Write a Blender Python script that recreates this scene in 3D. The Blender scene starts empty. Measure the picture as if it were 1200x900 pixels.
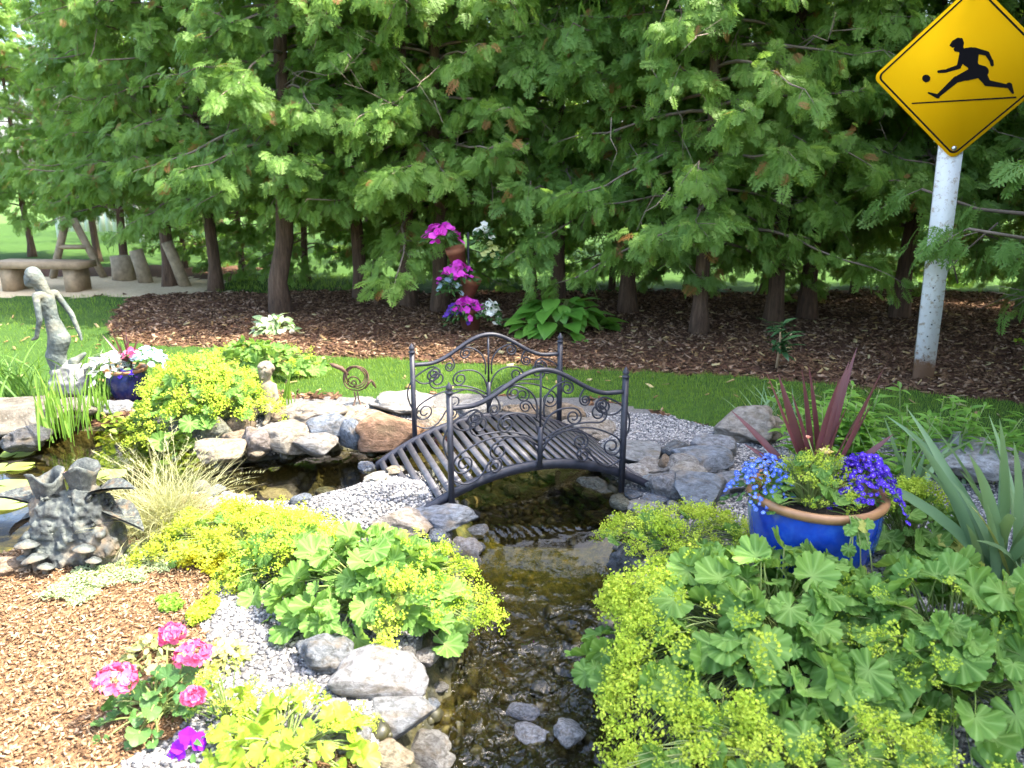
import bpy, math, random
import numpy as np
from mathutils import Vector, Matrix, noise as mnoise

R = math.radians
rng = np.random.default_rng(7)
random.seed(7)
scene = bpy.context.scene
COL = scene.collection

# ------------------------------------------------------------------ camera, sky, sun, exposure
CAM_H, PITCH, FPX = 1.6, R(15.5), 900.0
cam_d = bpy.data.cameras.new("camera"); cam = bpy.data.objects.new("camera", cam_d); COL.objects.link(cam)
cam.location = (0, 0, CAM_H); cam.rotation_euler = (R(90) - PITCH, 0, 0)
cam_d.sensor_width = 36; cam_d.lens = 27; cam_d.clip_end = 2000; cam_d.clip_start = 0.05
cam_d.dof.use_dof = True; cam_d.dof.focus_distance = 3.8; cam_d.dof.aperture_fstop = 0.027 / 0.008
scene.camera = cam

SUN_AZ, SUN_EL = R(97), R(58)            # azimuth measured from +Y towards +X
to_sun = Vector((math.sin(SUN_AZ) * math.cos(SUN_EL), math.cos(SUN_AZ) * math.cos(SUN_EL), math.sin(SUN_EL)))
world = bpy.data.worlds.new("World"); scene.world = world; world.use_nodes = True
wn = world.node_tree
sky = wn.nodes.new("ShaderNodeTexSky"); sky.sky_type = 'NISHITA'; sky.sun_disc = False
sky.sun_elevation = SUN_EL; sky.sun_rotation = SUN_AZ; sky.air_density = 1.0; sky.dust_density = 4.0
bg = wn.nodes["Background"]; bg.inputs["Strength"].default_value = 0.15
wn.links.new(sky.outputs[0], bg.inputs["Color"])
sun_d = bpy.data.lights.new("sun", 'SUN'); sun = bpy.data.objects.new("sun", sun_d); COL.objects.link(sun)
sun_d.energy = 2.8; sun_d.angle = R(0.53); sun_d.color = (1.0, 0.93, 0.80)
sun.rotation_euler = to_sun.to_track_quat('Z', 'Y').to_euler(); sun.location = to_sun * 30
scene.view_settings.view_transform = 'Standard'; scene.view_settings.look = 'None'
scene.view_settings.exposure = 2.95; scene.view_settings.gamma = 1.0
scene.render.engine = 'CYCLES'
scene.cycles.max_bounces = 8; scene.cycles.transparent_max_bounces = 8
scene.cycles.diffuse_bounces = 4; scene.cycles.glossy_bounces = 3; scene.cycles.transmission_bounces = 4
scene.cycles.caustics_reflective = False; scene.cycles.caustics_refractive = False
scene.cycles.use_denoising = True

# ------------------------------------------------------------------ where things stand
def ray(px, py):
    dx, dy = (px - 600) / FPX, -(py - 450) / FPX
    return np.array((dx, math.cos(PITCH) + dy * math.sin(PITCH), -math.sin(PITCH) + dy * math.cos(PITCH)))
def G(px, py, z=0.0):                    # survey: the point of the level z seen at (px, py) of the photograph
    d = ray(px, py); t = (z - CAM_H) / d[2]
    return np.array((d[0] * t, d[1] * t, z))
def depth_of(p): return p[1] * math.cos(PITCH) + (CAM_H - p[2]) * math.sin(PITCH)
def Gs(pts, z=0.0): return np.array([G(x, y, z)[:2] for x, y in pts])

# ------------------------------------------------------------------ mesh helpers
class MB:
    def __init__(s): s.V = []; s.F = {}; s.n = 0; s.R = []; s.Gd = []
    def add(s, V, F, rnd=0.5, grad=0.0):
        V = np.asarray(V, float).reshape(-1, 3); n = len(V)
        s.V.append(V); s.R.append(np.broadcast_to(np.asarray(rnd, float), (n,)).copy())
        s.Gd.append(np.broadcast_to(np.asarray(grad, float), (n,)).copy())
        for f in (F if isinstance(F, (list, tuple)) and len(F) and isinstance(F[0], np.ndarray) and F[0].ndim == 2 else [F]):
            if isinstance(f, np.ndarray): s.F.setdefault(f.shape[1], []).append(f + s.n)
            else:
                by = {}
                for q in f: by.setdefault(len(q), []).append(q)
                for k, L in by.items(): s.F.setdefault(k, []).append(np.array(L, int) + s.n)
        s.n += n
    def inst(s, proto, M, T, rnd):
        V, F, g = proto                   # V (v,3), F list of index arrays, g (v,)
        n = len(T)
        if n == 0: return
        W = np.einsum('nij,vj->nvi', M, V) + T[:, None, :]
        off = (np.arange(n) * len(V))[:, None, None]
        Fs = [(f[None] + off).reshape(-1, f.shape[1]) for f in F]
        s.add(W.reshape(-1, 3), Fs, np.repeat(rnd, len(V)), np.tile(g, n))
    def mesh(s, name, smooth=False):
        V = np.concatenate(s.V); me = bpy.data.meshes.new(name)
        loops, starts, tot = [], [], 0
        for k, L in s.F.items():
            f = np.concatenate(L); loops.append(f.reshape(-1)); starts.append(np.arange(len(f)) * k + tot); tot += f.size
        loops = np.concatenate(loops); starts = np.concatenate(starts)
        me.vertices.add(len(V)); me.vertices.foreach_set("co", V.astype(np.float32).reshape(-1))
        me.loops.add(len(loops)); me.loops.foreach_set("vertex_index", loops.astype(np.int32))
        me.polygons.add(len(starts)); me.polygons.foreach_set("loop_start", starts.astype(np.int32))
        me.update(calc_edges=True)
        if smooth: me.polygons.foreach_set("use_smooth", np.ones(len(starts), bool))
        for nm, arr in (("rnd", s.R), ("grad", s.Gd)):
            a = me.attributes.new(nm, 'FLOAT', 'POINT'); a.data.foreach_set("value", np.concatenate(arr).astype(np.float32))
        return me
    def build(s, name, mat, parent=None, smooth=False):
        me = s.mesh(name, smooth); me.materials.append(mat)
        o = bpy.data.objects.new(name, me); COL.objects.link(o)
        if parent is not None: o.parent = parent
        return o

def tag(o, label=None, cat=None, group=None, kind=None):
    if label: o["label"] = label
    if cat: o["category"] = cat
    if group: o["group"] = group
    if kind: o["kind"] = kind
    return o
def thing(name, label, cat, loc=(0, 0, 0), rz=0.0, group=None):
    o = bpy.data.objects.new(name, None); COL.objects.link(o); o.empty_display_size = 0.1
    o.location = tuple(float(c) for c in loc); o.rotation_euler = (0, 0, rz)
    return tag(o, label, cat, group)
def dup(o, parent=None):
    c = o.copy(); COL.objects.link(c)
    if parent is not None: c.parent = parent
    for ch in list(o.children): dup(ch, c)
    return c

def unit(a): return a / np.maximum(np.linalg.norm(a, axis=-1, keepdims=True), 1e-9)
def frames(d, nrm):                       # columns x, y(axis), z(normal)
    y = unit(d); z = unit(nrm - (nrm * y).sum(-1, keepdims=True) * y); x = np.cross(y, z)
    return np.stack((x, y, z), -1)
def rand_rot(n, r=rng):
    q = unit(r.normal(size=(n, 4))); w, x, y, z = q.T
    return np.stack((np.stack((1-2*(y*y+z*z), 2*(x*y-w*z), 2*(x*z+w*y)), -1), np.stack((2*(x*y+w*z), 1-2*(x*x+z*z), 2*(y*z-w*x)), -1),
                     np.stack((2*(x*z-w*y), 2*(y*z+w*x), 1-2*(x*x+y*y)), -1)), 1)
def tube(mb, pts, rad, sides=6, rnd=0.5, cap=True, closed=False):
    P = np.asarray(pts, float); n = len(P); rad = np.broadcast_to(np.asarray(rad, float), (n,))
    T = np.gradient(P, axis=0) if not closed else np.roll(P, -1, 0) - np.roll(P, 1, 0)
    T = unit(T); ref = np.array((0.13, 0.21, 0.97)) if abs(T[0][2]) < 0.9 else np.array((1.0, 0.1, 0.05))
    rings = []; a = np.arange(sides) * 2 * math.pi / sides; u = None
    for i in range(n):
        u = ref if u is None else u
        u = u - T[i] * np.dot(u, T[i]); u /= max(np.linalg.norm(u), 1e-9); v = np.cross(T[i], u)
        rings.append(P[i] + rad[i] * (np.cos(a)[:, None] * u + np.sin(a)[:, None] * v))
    V = np.concatenate(rings); m = n if closed else n - 1
    F = [[i * sides + j, i * sides + (j + 1) % sides, ((i + 1) % n) * sides + (j + 1) % sides, ((i + 1) % n) * sides + j] for i in range(m) for j in range(sides)]
    if cap and not closed: F += [list(range(sides))[::-1], [(n - 1) * sides + j for j in range(sides)]]
    mb.add(V, F, rnd, np.repeat(np.linspace(0, 1, n), sides))
def box(mb, c, s, rot=None, rnd=0.5):
    V = np.array([(x, y, z) for x in (-.5, .5) for y in (-.5, .5) for z in (-.5, .5)]) * np.array(s)
    if rot is not None: V = V @ np.array(rot).T
    mb.add(V + np.array(c), [[0, 1, 3, 2], [4, 6, 7, 5], [0, 4, 5, 1], [2, 3, 7, 6], [0, 2, 6, 4], [1, 5, 7, 3]], rnd)
def lathe(mb, prof, c=(0, 0, 0), n=32, rnd=0.5):
    a = np.arange(n) * 2 * math.pi / n
    V = np.concatenate([np.stack((r * np.cos(a), r * np.sin(a), np.full(n, z)), 1) for r, z in prof]) + np.array(c)
    F = [[i * n + j, i * n + (j + 1) % n, (i + 1) * n + (j + 1) % n, (i + 1) * n + j] for i in range(len(prof) - 1) for j in range(n)]
    mb.add(V, F, rnd)
def blades(mb, base, az, L, W, lean, curl, segs=5, fold=0.15, tipp=2.0, basew=0.6, rnd=None, tw=None):
    n = len(base); t = np.linspace(0, 1, segs + 1)
    th = lean[:, None] + curl[:, None] * t[None]
    st = (L / segs)[:, None]; hor = np.concatenate((np.zeros((n, 1)), np.cumsum(np.sin(th[:, :-1]) * st, 1)), 1)
    ver = np.concatenate((np.zeros((n, 1)), np.cumsum(np.cos(th[:, :-1]) * st, 1)), 1)
    d = np.stack((np.cos(az), np.sin(az), 0 * az), 1); sd = np.stack((-np.sin(az), np.cos(az), 0 * az), 1)
    C = base[:, None] + d[:, None] * hor[..., None]; C[..., 2] += ver
    nr = d[:, None] * (-np.cos(th))[..., None]; nr[..., 2] += np.sin(th)
    sd = np.broadcast_to(sd[:, None], nr.shape)
    if tw is not None: ct, sn = np.cos(tw)[:, None, None], np.sin(tw)[:, None, None]; sd, nr = sd * ct + nr * sn, nr * ct - sd * sn
    w = W[:, None] * (np.minimum(1, basew + t * 3 * (1 - basew)) * np.maximum(1 - t ** tipp, 0.02))[None] * 0.5
    if fold:
        V = np.stack((C - sd * w[..., None], C - nr * (w * fold * 2)[..., None], C + sd * w[..., None]), 2); k = 3
    else:
        V = np.stack((C - sd * w[..., None], C + sd * w[..., None]), 2); k = 2
    q = [[i * k + j, i * k + j + 1, (i + 1) * k + j + 1, (i + 1) * k + j] for i in range(segs) for j in range(k - 1)]
    nv = (segs + 1) * k
    F = (np.array(q)[None] + (np.arange(n) * nv)[:, None, None]).reshape(-1, 4)
    rnd = rng.random(n) if rnd is None else rnd
    mb.add(V.reshape(-1, 3), [F], np.repeat(rnd, nv), np.tile(np.repeat(t, k), n))

# ------------------------------------------------------------------ material helpers
class NT:
    def __init__(s, name):
        s.m = bpy.data.materials.new(name); s.m.use_nodes = True; s.t = s.m.node_tree
        s.out = s.t.nodes["Material Output"]; s.p = s.t.nodes["Principled BSDF"]
    def n(s, typ, inp=None, **kw):
        nd = s.t.nodes.new("ShaderNode" + typ)
        for k, v in kw.items(): setattr(nd, k, v)
        for k, v in (inp or {}).items():
            if isinstance(v, bpy.types.NodeSocket): s.t.links.new(v, nd.inputs[k])
            else: nd.inputs[k].default_value = v
        return nd
    def link(s, a, b): s.t.links.new(a, b)
    def mix(s, f, a, b, mode='MIX'):
        nd = s.t.nodes.new("ShaderNodeMix"); nd.data_type = 'RGBA'; nd.blend_type = mode
        for sock, v in ((nd.inputs[0], f), (nd.inputs[6], a), (nd.inputs[7], b)):
            if isinstance(v, bpy.types.NodeSocket): s.t.links.new(v, sock)
            else: sock.default_value = v if not isinstance(v, tuple) else (*v[:3], 1)
        return nd.outputs[2]
    def noise(s, scale, detail=4, rough=0.6, vec=None, dist=0.0):
        nd = s.n("TexNoise", {"Scale": scale, "Detail": detail, "Roughness": rough, "Distortion": dist})
        if vec is None: vec = s.n("TexCoord").outputs["Object"]
        s.link(vec, nd.inputs["Vector"]); return nd.outputs["Fac"]
    def ramp(s, fac, stops):
        nd = s.n("ValToRGB", {"Fac": fac}); cr = nd.color_ramp
        while len(cr.elements) < len(stops): cr.elements.new(0.5)
        for e, (p, c) in zip(cr.elements, stops): e.position = p; e.color = (*c[:3], 1) if isinstance(c, tuple) else (c, c, c, 1)
        return nd.outputs["Color"]
    def attr(s, name): return s.n("Attribute", attribute_name=name).outputs["Fac"]
    def bump(s, h, strength=0.3, dist=0.02): return s.n("Bump", {"Height": h, "Strength": strength, "Distance": dist}).outputs["Normal"]
    def set(s, **kw):
        for k, v in kw.items():
            k = k.replace("_", " ")
            if isinstance(v, bpy.types.NodeSocket): s.link(v, s.p.inputs[k])
            else: s.p.inputs[k].default_value = v if not isinstance(v, tuple) else (*v[:3], 1)
        return s.m

def leaf_mat(name, a, b, tip=None, tipf=0.5, trans=0.35, rough=0.5, spec=0.3, odd=None, oddp=0.96, tcol=None, var=False):
    m = NT(name); rnd = m.attr("rnd")
    c = m.mix(rnd, a, b)
    c = m.mix(m.n("Math", {0: m.noise(9, 3), 1: 0.35}, operation='MULTIPLY').outputs[0], c, tuple(x * 0.55 for x in a))
    if var: c = m.mix(m.n("ObjectInfo").outputs["Random"], m.mix(1.0, c, (0.80, 0.86, 0.95), 'MULTIPLY'), m.mix(1.0, c, (1.30, 1.18, 0.95), 'MULTIPLY'))
    if tip: c = m.mix(m.n("Math", {0: m.attr("grad"), 1: tipf}, operation='MULTIPLY').outputs[0], c, tip)
    if odd: c = m.mix(m.n("Math", {0: rnd, 1: oddp}, operation='GREATER_THAN').outputs[0], c, odd)
    m.set(Base_Color=c, Roughness=rough, Specular_IOR_Level=spec)
    tc = m.mix(0.5, c, tcol or tuple(min(1, x * k) for x, k in zip(b, (2.2, 2.0, 0.9))))
    tr = m.n("BsdfTranslucent", {"Color": tc})
    mx = m.n("MixShader", {0: trans, 1: m.p.outputs[0], 2: tr.outputs[0]})
    m.link(mx.outputs[0], m.out.inputs["Surface"]); return m.m

def plain(name, c, rough=0.5, metal=0.0, var=0.25, scale=20, bump=0.0, spec=0.5):
    m = NT(name); nz = m.noise(scale, 5)
    col = m.ramp(nz, [(0.25, tuple(x * (1 - var) for x in c)), (0.75, tuple(min(1, x * (1 + var)) for x in c))])
    m.set(Base_Color=col, Roughness=rough, Metallic=metal, Specular_IOR_Level=spec)
    if bump: m.set(Normal=m.bump(nz, bump))
    return m.m

def ground_mat(name, c1, c2, c3, scale, bump=0.6, rough=0.95):
    m = NT(name); co = m.n("TexCoord").outputs["Object"]
    n1 = m.noise(scale, 6, 0.7, co); n2 = m.noise(1.6, 4, 0.6, co)
    c = m.ramp(n1, [(0.3, c1), (0.52, c2), (0.72, c3)])
    c = m.mix(m.n("Math", {0: n2, 1: 0.5}, operation='MULTIPLY').outputs[0], c, c1)
    return m.set(Base_Color=c, Roughness=rough, Specular_IOR_Level=0.1, Normal=m.bump(n1, bump, 0.02))

def rock_mat(name="rock", wet=False):
    m = NT(name); oi = m.n("ObjectInfo"); base = oi.outputs["Color"]
    co = m.n("VectorMath", {0: m.n("TexCoord").outputs["Object"], 1: oi.outputs["Location"]}, operation='ADD').outputs[0]
    n1 = m.noise(9, 6, 0.65, co, 0.4); n2 = m.noise(85, 4, 0.7, co); n3 = m.noise(3.5, 3, 0.5, co)
    c = m.mix(m.ramp(n1, [(0.36, 0.0), (0.62, 1.0)]), m.mix(1.0, base, (0.42, 0.40, 0.37), 'MULTIPLY'), base)
    c = m.mix(m.ramp(n2, [(0.55, 0.0), (0.72, 0.7)]), c, m.mix(1.0, base, (0.45, 0.45, 0.45), 'MULTIPLY'))
    c = m.mix(m.ramp(n2, [(0.28, 0.6), (0.40, 0.0)]), c, m.mix(0.4, base, (0.75, 0.74, 0.7)))
    c = m.mix(m.ramp(n3, [(0.52, 0.0), (0.72, 0.5)]), c, (0.20, 0.15, 0.09))
    h = m.n("Math", {0: n1, 1: m.n("Math", {0: n2, 1: 0.35}, operation='MULTIPLY').outputs[0]}, operation='ADD').outputs[0]
    return m.set(Base_Color=c, Roughness=0.25 if wet else 0.85, Specular_IOR_Level=0.6 if wet else 0.12, Normal=m.bump(h, 0.95, 0.025))

# ------------------------------------------------------------------ the ground: zones and heights
def sdf(poly, X, Y):                      # signed distance (negative inside) of points to a polygon
    P = np.stack((X, Y), -1); d2 = np.full(X.shape, 1e9); inside = np.zeros(X.shape, bool); n = len(poly)
    for i in range(n):
        a, b = poly[i], poly[(i + 1) % n]; e = b - a; w = P - a
        t = np.clip((w @ e) / (e @ e), 0, 1); q = w - t[..., None] * e; d2 = np.minimum(d2, (q * q).sum(-1))
        c = ((a[1] > Y) != (b[1] > Y)) & (X < (b[0] - a[0]) * (Y - a[1]) / (b[1] - a[1] + 1e-12) + a[0]); inside ^= c
    return np.where(inside, -1, 1) * np.sqrt(d2)
UPPER = Gs([(-150, 505), (0, 512), (60, 508), (110, 505), (170, 508), (235, 535), (262, 548), (300, 541), (345, 536), (400, 528), (440, 533), (480, 522), (520, 500),
            (580, 488), (640, 500), (690, 535), (716, 570), (726, 600), (730, 645), (560, 648), (556, 615), (545, 592), (510, 562), (470, 548), (440, 566), (400, 585), (350, 594), (310, 590),
            (270, 574), (215, 582), (160, 592), (120, 602), (60, 622), (0, 650), (-150, 690)], -0.07)
LOWER = Gs([(556, 630), (730, 630), (714, 690), (698, 740), (712, 800), (765, 850), (850, 880), (940, 930), (1010, 1100), (1050, 1500), (350, 1500), (440, 1100),
            (505, 930), (500, 880), (508, 840), (528, 800), (548, 750), (556, 700)], -0.16)
LAWN1 = Gs([(330, 412), (480, 424), (560, 428), (700, 434), (840, 441), (1075, 461), (1200, 475), (1500, 510), (1500, 570), (1200, 528), (1080, 516), (850, 503), (760, 481), (690, 470), (520, 462), (400, 464), (335, 462)])
LAWN2 = Gs([(-400, 349), (155, 349), (132, 370), (124, 392), (160, 404), (330, 412), (345, 462), (215, 440), (150, 466), (0, 476), (-400, 500)])
PATH = Gs([(-400, 328), (120, 324), (215, 327), (300, 331), (330, 338), (165, 349), (-400, 350)])
GRAV = [Gs([(690, 468), (760, 481), (850, 503), (905, 520), (1080, 530), (1500, 560), (1500, 900), (1150, 900), (1000, 800), (880, 720), (760, 700), (690, 560)]),
        Gs([(250, 585), (330, 570), (460, 530), (560, 600), (560, 700), (540, 800), (500, 950), (420, 950), (390, 900), (140, 930), (165, 880), (240, 830), (250, 760), (230, 700), (290, 670), (225, 640)]),
        Gs([(240, 500), (330, 470), (520, 462), (690, 468), (700, 545), (480, 540), (260, 545)])]
xs = np.concatenate((np.arange(-16, -5, 0.25), np.arange(-5, -3, 0.07), np.arange(-3, 2.8, 0.025), np.arange(2.8, 4.2, 0.05), np.arange(4.2, 14.1, 0.3)))
ys = np.concatenate((np.arange(-4, 0.8, 0.2), np.arange(0.8, 1.3, 0.05), np.arange(1.3, 5.0, 0.025), np.arange(5.0, 7.5, 0.05), np.arange(7.5, 13, 0.12), np.arange(13, 26.1, 0.4)))
GX, GY = np.meshgrid(xs, ys)
sdU, sdL = sdf(UPPER, GX, GY), sdf(LOWER, GX, GY); sdW = np.minimum(sdU, sdL)
def vnoise(X, Y, f, seed=0):              # cheap smooth value noise
    r = np.random.default_rng(seed).random((256, 256)); x, y = X * f, Y * f
    xi, yi = np.floor(x).astype(int), np.floor(y).astype(int); u, v = x - xi, y - yi; u = u * u * (3 - 2 * u); v = v * v * (3 - 2 * v)
    g = lambda a, b: r[a % 256, b % 256]
    return (g(xi, yi) * (1 - u) + g(xi + 1, yi) * u) * (1 - v) + (g(xi, yi + 1) * (1 - u) + g(xi + 1, yi + 1) * u) * v
def smooth(a, b, x): t = np.clip((x - a) / (b - a), 0, 1); return t * t * (3 - 2 * t)
LIP = G(640, 640, -0.1)[1]
def water_level(X, Y): return -0.07 - 0.11 * smooth(LIP + 0.22, LIP - 0.16, Y) - 0.05 * smooth(LIP - 0.1, 1.4, Y)
NZ = vnoise(GX, GY, 2.1, 1) * 0.05 + vnoise(GX, GY, 7, 2) * 0.016 + vnoise(GX, GY, 22, 3) * 0.006 - 0.03
bank = water_level(GX, GY)
hump = np.exp(-((GY - LIP - 0.05) / 0.16) ** 2) * (sdW < 0)
inside_d = np.clip(-sdW / 0.16, 0, 1)
ZB = bank - 0.02 - inside_d * (0.19 - 0.16 * hump) + NZ * 0.7
fo = smooth(0.0, 0.16, sdW)
mound = 0.10 * np.exp(-(((GX + 0.55) / 0.42) ** 2 + ((GY - 3.45) / 0.3) ** 2)) * smooth(0, 0.2, sdW)
ZO = (bank + 0.0) * (1 - fo) + fo * (0.0 + NZ) + mound
far = smooth(6.5, 12, GY) * 0.0
GZ = np.where(sdW < 0, ZB, ZO) + far
def gz(x, y):
    i = int(np.clip(np.searchsorted(xs, x) - 1, 0, len(xs) - 2)); j = int(np.clip(np.searchsorted(ys, y) - 1, 0, len(ys) - 2))
    return float(GZ[j:j + 2, i:i + 2].mean())
def gzv(X, Y):
    i = np.clip(np.searchsorted(xs, X) - 1, 0, len(xs) - 2); j = np.clip(np.searchsorted(ys, Y) - 1, 0, len(ys) - 2)
    u = (X - xs[i]) / (xs[i + 1] - xs[i]); v = (Y - ys[j]) / (ys[j + 1] - ys[j])
    return (GZ[j, i] * (1 - u) + GZ[j, i + 1] * u) * (1 - v) + (GZ[j + 1, i] * (1 - u) + GZ[j + 1, i + 1] * u) * v
def on(px, py, dz=0.0):                   # the ground point seen at a pixel, refined for the relief
    p = G(px, py, 0)
    for _ in range(4): p = G(px, py, gz(p[0], p[1]))
    return p + np.array((0, 0, dz))
def zone(X, Y):                           # 0 mulch by hedge, 1 tan mulch, 2 lawn, 3 gravel, 4 path, 5 stream bed
    j = (vnoise(X, Y, 9, 5) - 0.5) * 0.14 + (vnoise(X, Y, 30, 6) - 0.5) * 0.05
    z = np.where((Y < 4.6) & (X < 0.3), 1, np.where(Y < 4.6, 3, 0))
    for g in GRAV: z = np.where(sdf(g, X, Y) + j < 0, 3, z)
    z = np.where((np.minimum(sdf(UPPER, X, Y), sdf(LOWER, X, Y)) < 0.16) & (X > -2.6), 3, z)
    z = np.where(np.minimum(sdf(LAWN1, X, Y), sdf(LAWN2, X, Y)) + j * 0.7 < 0, 2, z)
    z = np.where(sdf(PATH, X, Y) + j * 2 < 0, 4, z)
    z = np.where((Y > 13.5) | ((Y + j * 3 > 10.5) & (X > -4.2)), 2, z)
    z = np.where(sdf(LOWER, X, Y) + j * .6 < 0.13, 5, z)
    return np.where(sdf(UPPER, X, Y) + j * .4 < 0.05, 5, z)
cx, cy = (GX[:-1, :-1] + GX[1:, 1:]) / 2, (GY[:-1, :-1] + GY[1:, 1:]) / 2
ZN = zone(cx, cy)
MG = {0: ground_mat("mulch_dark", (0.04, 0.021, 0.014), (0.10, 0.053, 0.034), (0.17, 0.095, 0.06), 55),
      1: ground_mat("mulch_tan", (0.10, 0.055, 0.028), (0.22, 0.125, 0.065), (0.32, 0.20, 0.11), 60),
      2: ground_mat("lawn_soil", (0.02, 0.045, 0.010), (0.04, 0.085, 0.015), (0.06, 0.12, 0.02), 40),
      3: ground_mat("gravel_base", (0.07, 0.068, 0.065), (0.15, 0.145, 0.14), (0.24, 0.23, 0.22), 90),
      4: ground_mat("path_sand", (0.36, 0.28, 0.17), (0.48, 0.39, 0.25), (0.58, 0.49, 0.34), 30, 0.2),
      5: None}
mb_ = NT("algae_bed"); co_ = mb_.n("TexCoord").outputs["Object"]
a1, a2, a3 = mb_.noise(7, 5, 0.6, co_, 0.5), mb_.noise(28, 5, 0.65, co_), mb_.n("TexVoronoi", {"Scale": 17.0, "Vector": co_}).outputs["Distance"]
cb = mb_.ramp(a1, [(0.30, (0.006, 0.006, 0.003)), (0.46, (0.018, 0.018, 0.006)), (0.60, (0.050, 0.045, 0.010)), (0.74, (0.13, 0.085, 0.018))])
cb = mb_.mix(mb_.ramp(a2, [(0.4, 0.0), (0.7, 0.65)]), cb, (0.018, 0.019, 0.009))
ym = mb_.n("SeparateXYZ", {0: co_}).outputs[1]; ml = mb_.n("MapRange", {"Value": mb_.n("Math", {0: ym, 1: LIP + .10}, operation='SUBTRACT').outputs[0], 1: -.28, 2: -.16, 3: 0., 4: 1.}).outputs[0]
ml = mb_.n("Math", {0: ml, 1: mb_.n("MapRange", {"Value": ym, 1: LIP + .30, 2: LIP + .22, 3: 0., 4: 1.}).outputs[0]}, operation='MULTIPLY').outputs[0]
cb = mb_.mix(ml, cb, mb_.ramp(a2, [(.34, (.025, .032, .005)), (.5, (.085, .09, .010)), (.68, (.19, .16, .018))]))
cb = mb_.mix(mb_.ramp(a3, [(0.0, 0.35), (0.5, 0.0)]), cb, (0.12, 0.10, 0.04))
MG[5] = mb_.set(Base_Color=cb, Roughness=0.7, Normal=mb_.bump(mb_.n("Math", {0: a2, 1: a3}, operation='SUBTRACT').outputs[0], 0.8, 0.03))
NAMES = {0: "hedge_mulch", 1: "mulch_bed", 2: "lawn", 3: "gravel", 4: "path", 5: "stream_bed"}
nx = len(xs); idx = np.arange(GX.size).reshape(GX.shape)
quads = np.stack((idx[:-1, :-1], idx[:-1, 1:], idx[1:, 1:], idx[1:, :-1]), -1)
AV = np.stack((GX, GY, GZ), -1).reshape(-1, 3)
for k in range(6):
    q = quads[ZN == k]
    if not len(q): continue
    u, inv = np.unique(q, return_inverse=True); b = MB(); b.add(AV[u], [inv.reshape(q.shape)])
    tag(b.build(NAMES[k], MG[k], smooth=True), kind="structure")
b = MB(); o_, i_ = 900.0, (xs[0], xs[-1], ys[0], ys[-1])
for (x0, x1, y0, y1) in ((-o_, o_, i_[3], o_), (-o_, o_, -o_, i_[2]), (-o_, i_[0], i_[2], i_[3]), (i_[1], o_, i_[2], i_[3])):
    b.add([(x0, y0, -0.01), (x1, y0, -0.01), (x1, y1, -0.01), (x0, y1, -0.01)], [[0, 1, 2, 3]])
tag(b.build("ground", ground_mat("far_grass", (0.04, 0.08, 0.02), (0.07, 0.13, 0.03), (0.1, 0.16, 0.04), 3)), kind="structure")

# ------------------------------------------------------------------ water
def water_mat():
    m = NT("clear_water"); m.t.nodes.remove(m.p); co = m.n("TexCoord").outputs["Object"]
    mp = m.n("Mapping", {"Vector": co, "Scale": (1.0, 0.75, 1.0)}).outputs[0]
    n1 = m.noise(13, 2, 0.5, mp, 0.8); n2 = m.noise(70, 2, 0.5, mp, 0.3)
    sep = m.n("SeparateXYZ", {0: co}); amt = m.n("MapRange", {"Value": sep.outputs[1], 1: LIP - 0.04, 2: LIP - 0.40, 3: 0.05, 4: 1.0}).outputs[0]
    h = m.n("Math", {0: n1, 1: m.n("Math", {0: n2, 1: 0.12}, operation='MULTIPLY').outputs[0]}, operation='ADD').outputs[0]
    bp = m.n("Bump", {"Height": h, "Strength": amt, "Distance": 0.05}).outputs["Normal"]
    fr = m.n("Fresnel", {"IOR": 1.33, "Normal": bp}).outputs[0]
    tr = m.n("BsdfTransparent", {"Color": (0.74, 0.70, 0.46, 1)})
    gl = m.n("BsdfGlossy", {"Roughness": 0.03, "Normal": bp, "Color": (1, 1, 1, 1)})
    f2 = m.n("Math", {0: fr, 1: 1.4}, operation='MULTIPLY'); f2.use_clamp = True
    mx = m.n("MixShader", {0: f2.outputs[0], 1: tr.outputs[0], 2: gl.outputs[0]})
    m.link(mx.outputs[0], m.out.inputs["Surface"]); return m.m
wx, wy = np.arange(-4.4, 1.6, 0.02), np.arange(0.6, 5.3, 0.02)
WX, WY = np.meshgrid(wx, wy); WZ = water_level(WX, WY)
rip = smooth(LIP - 0.08, LIP - 0.28, WY)
WZ = WZ + rip * ((vnoise(WX, WY, 11, 8) - .5) * 0.032 + (vnoise(WX, WY, 22, 9) - .5) * 0.013) + (1 - rip) * (vnoise(WX, WY, 5, 10) - .5) * 0.003
cin = np.minimum(sdf(UPPER, WX, WY), sdf(LOWER, WX, WY)) < 0.05
wi = np.arange(WX.size).reshape(WX.shape); wq = np.stack((wi[:-1, :-1], wi[:-1, 1:], wi[1:, 1:], wi[1:, :-1]), -1)[cin[:-1, :-1] & cin[1:, 1:]]
u, inv = np.unique(wq, return_inverse=True); b = MB(); b.add(np.stack((WX, WY, WZ), -1).reshape(-1, 3)[u], [inv.reshape(wq.shape)])
tag(b.build("water", water_mat(), smooth=True), kind="structure")

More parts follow.
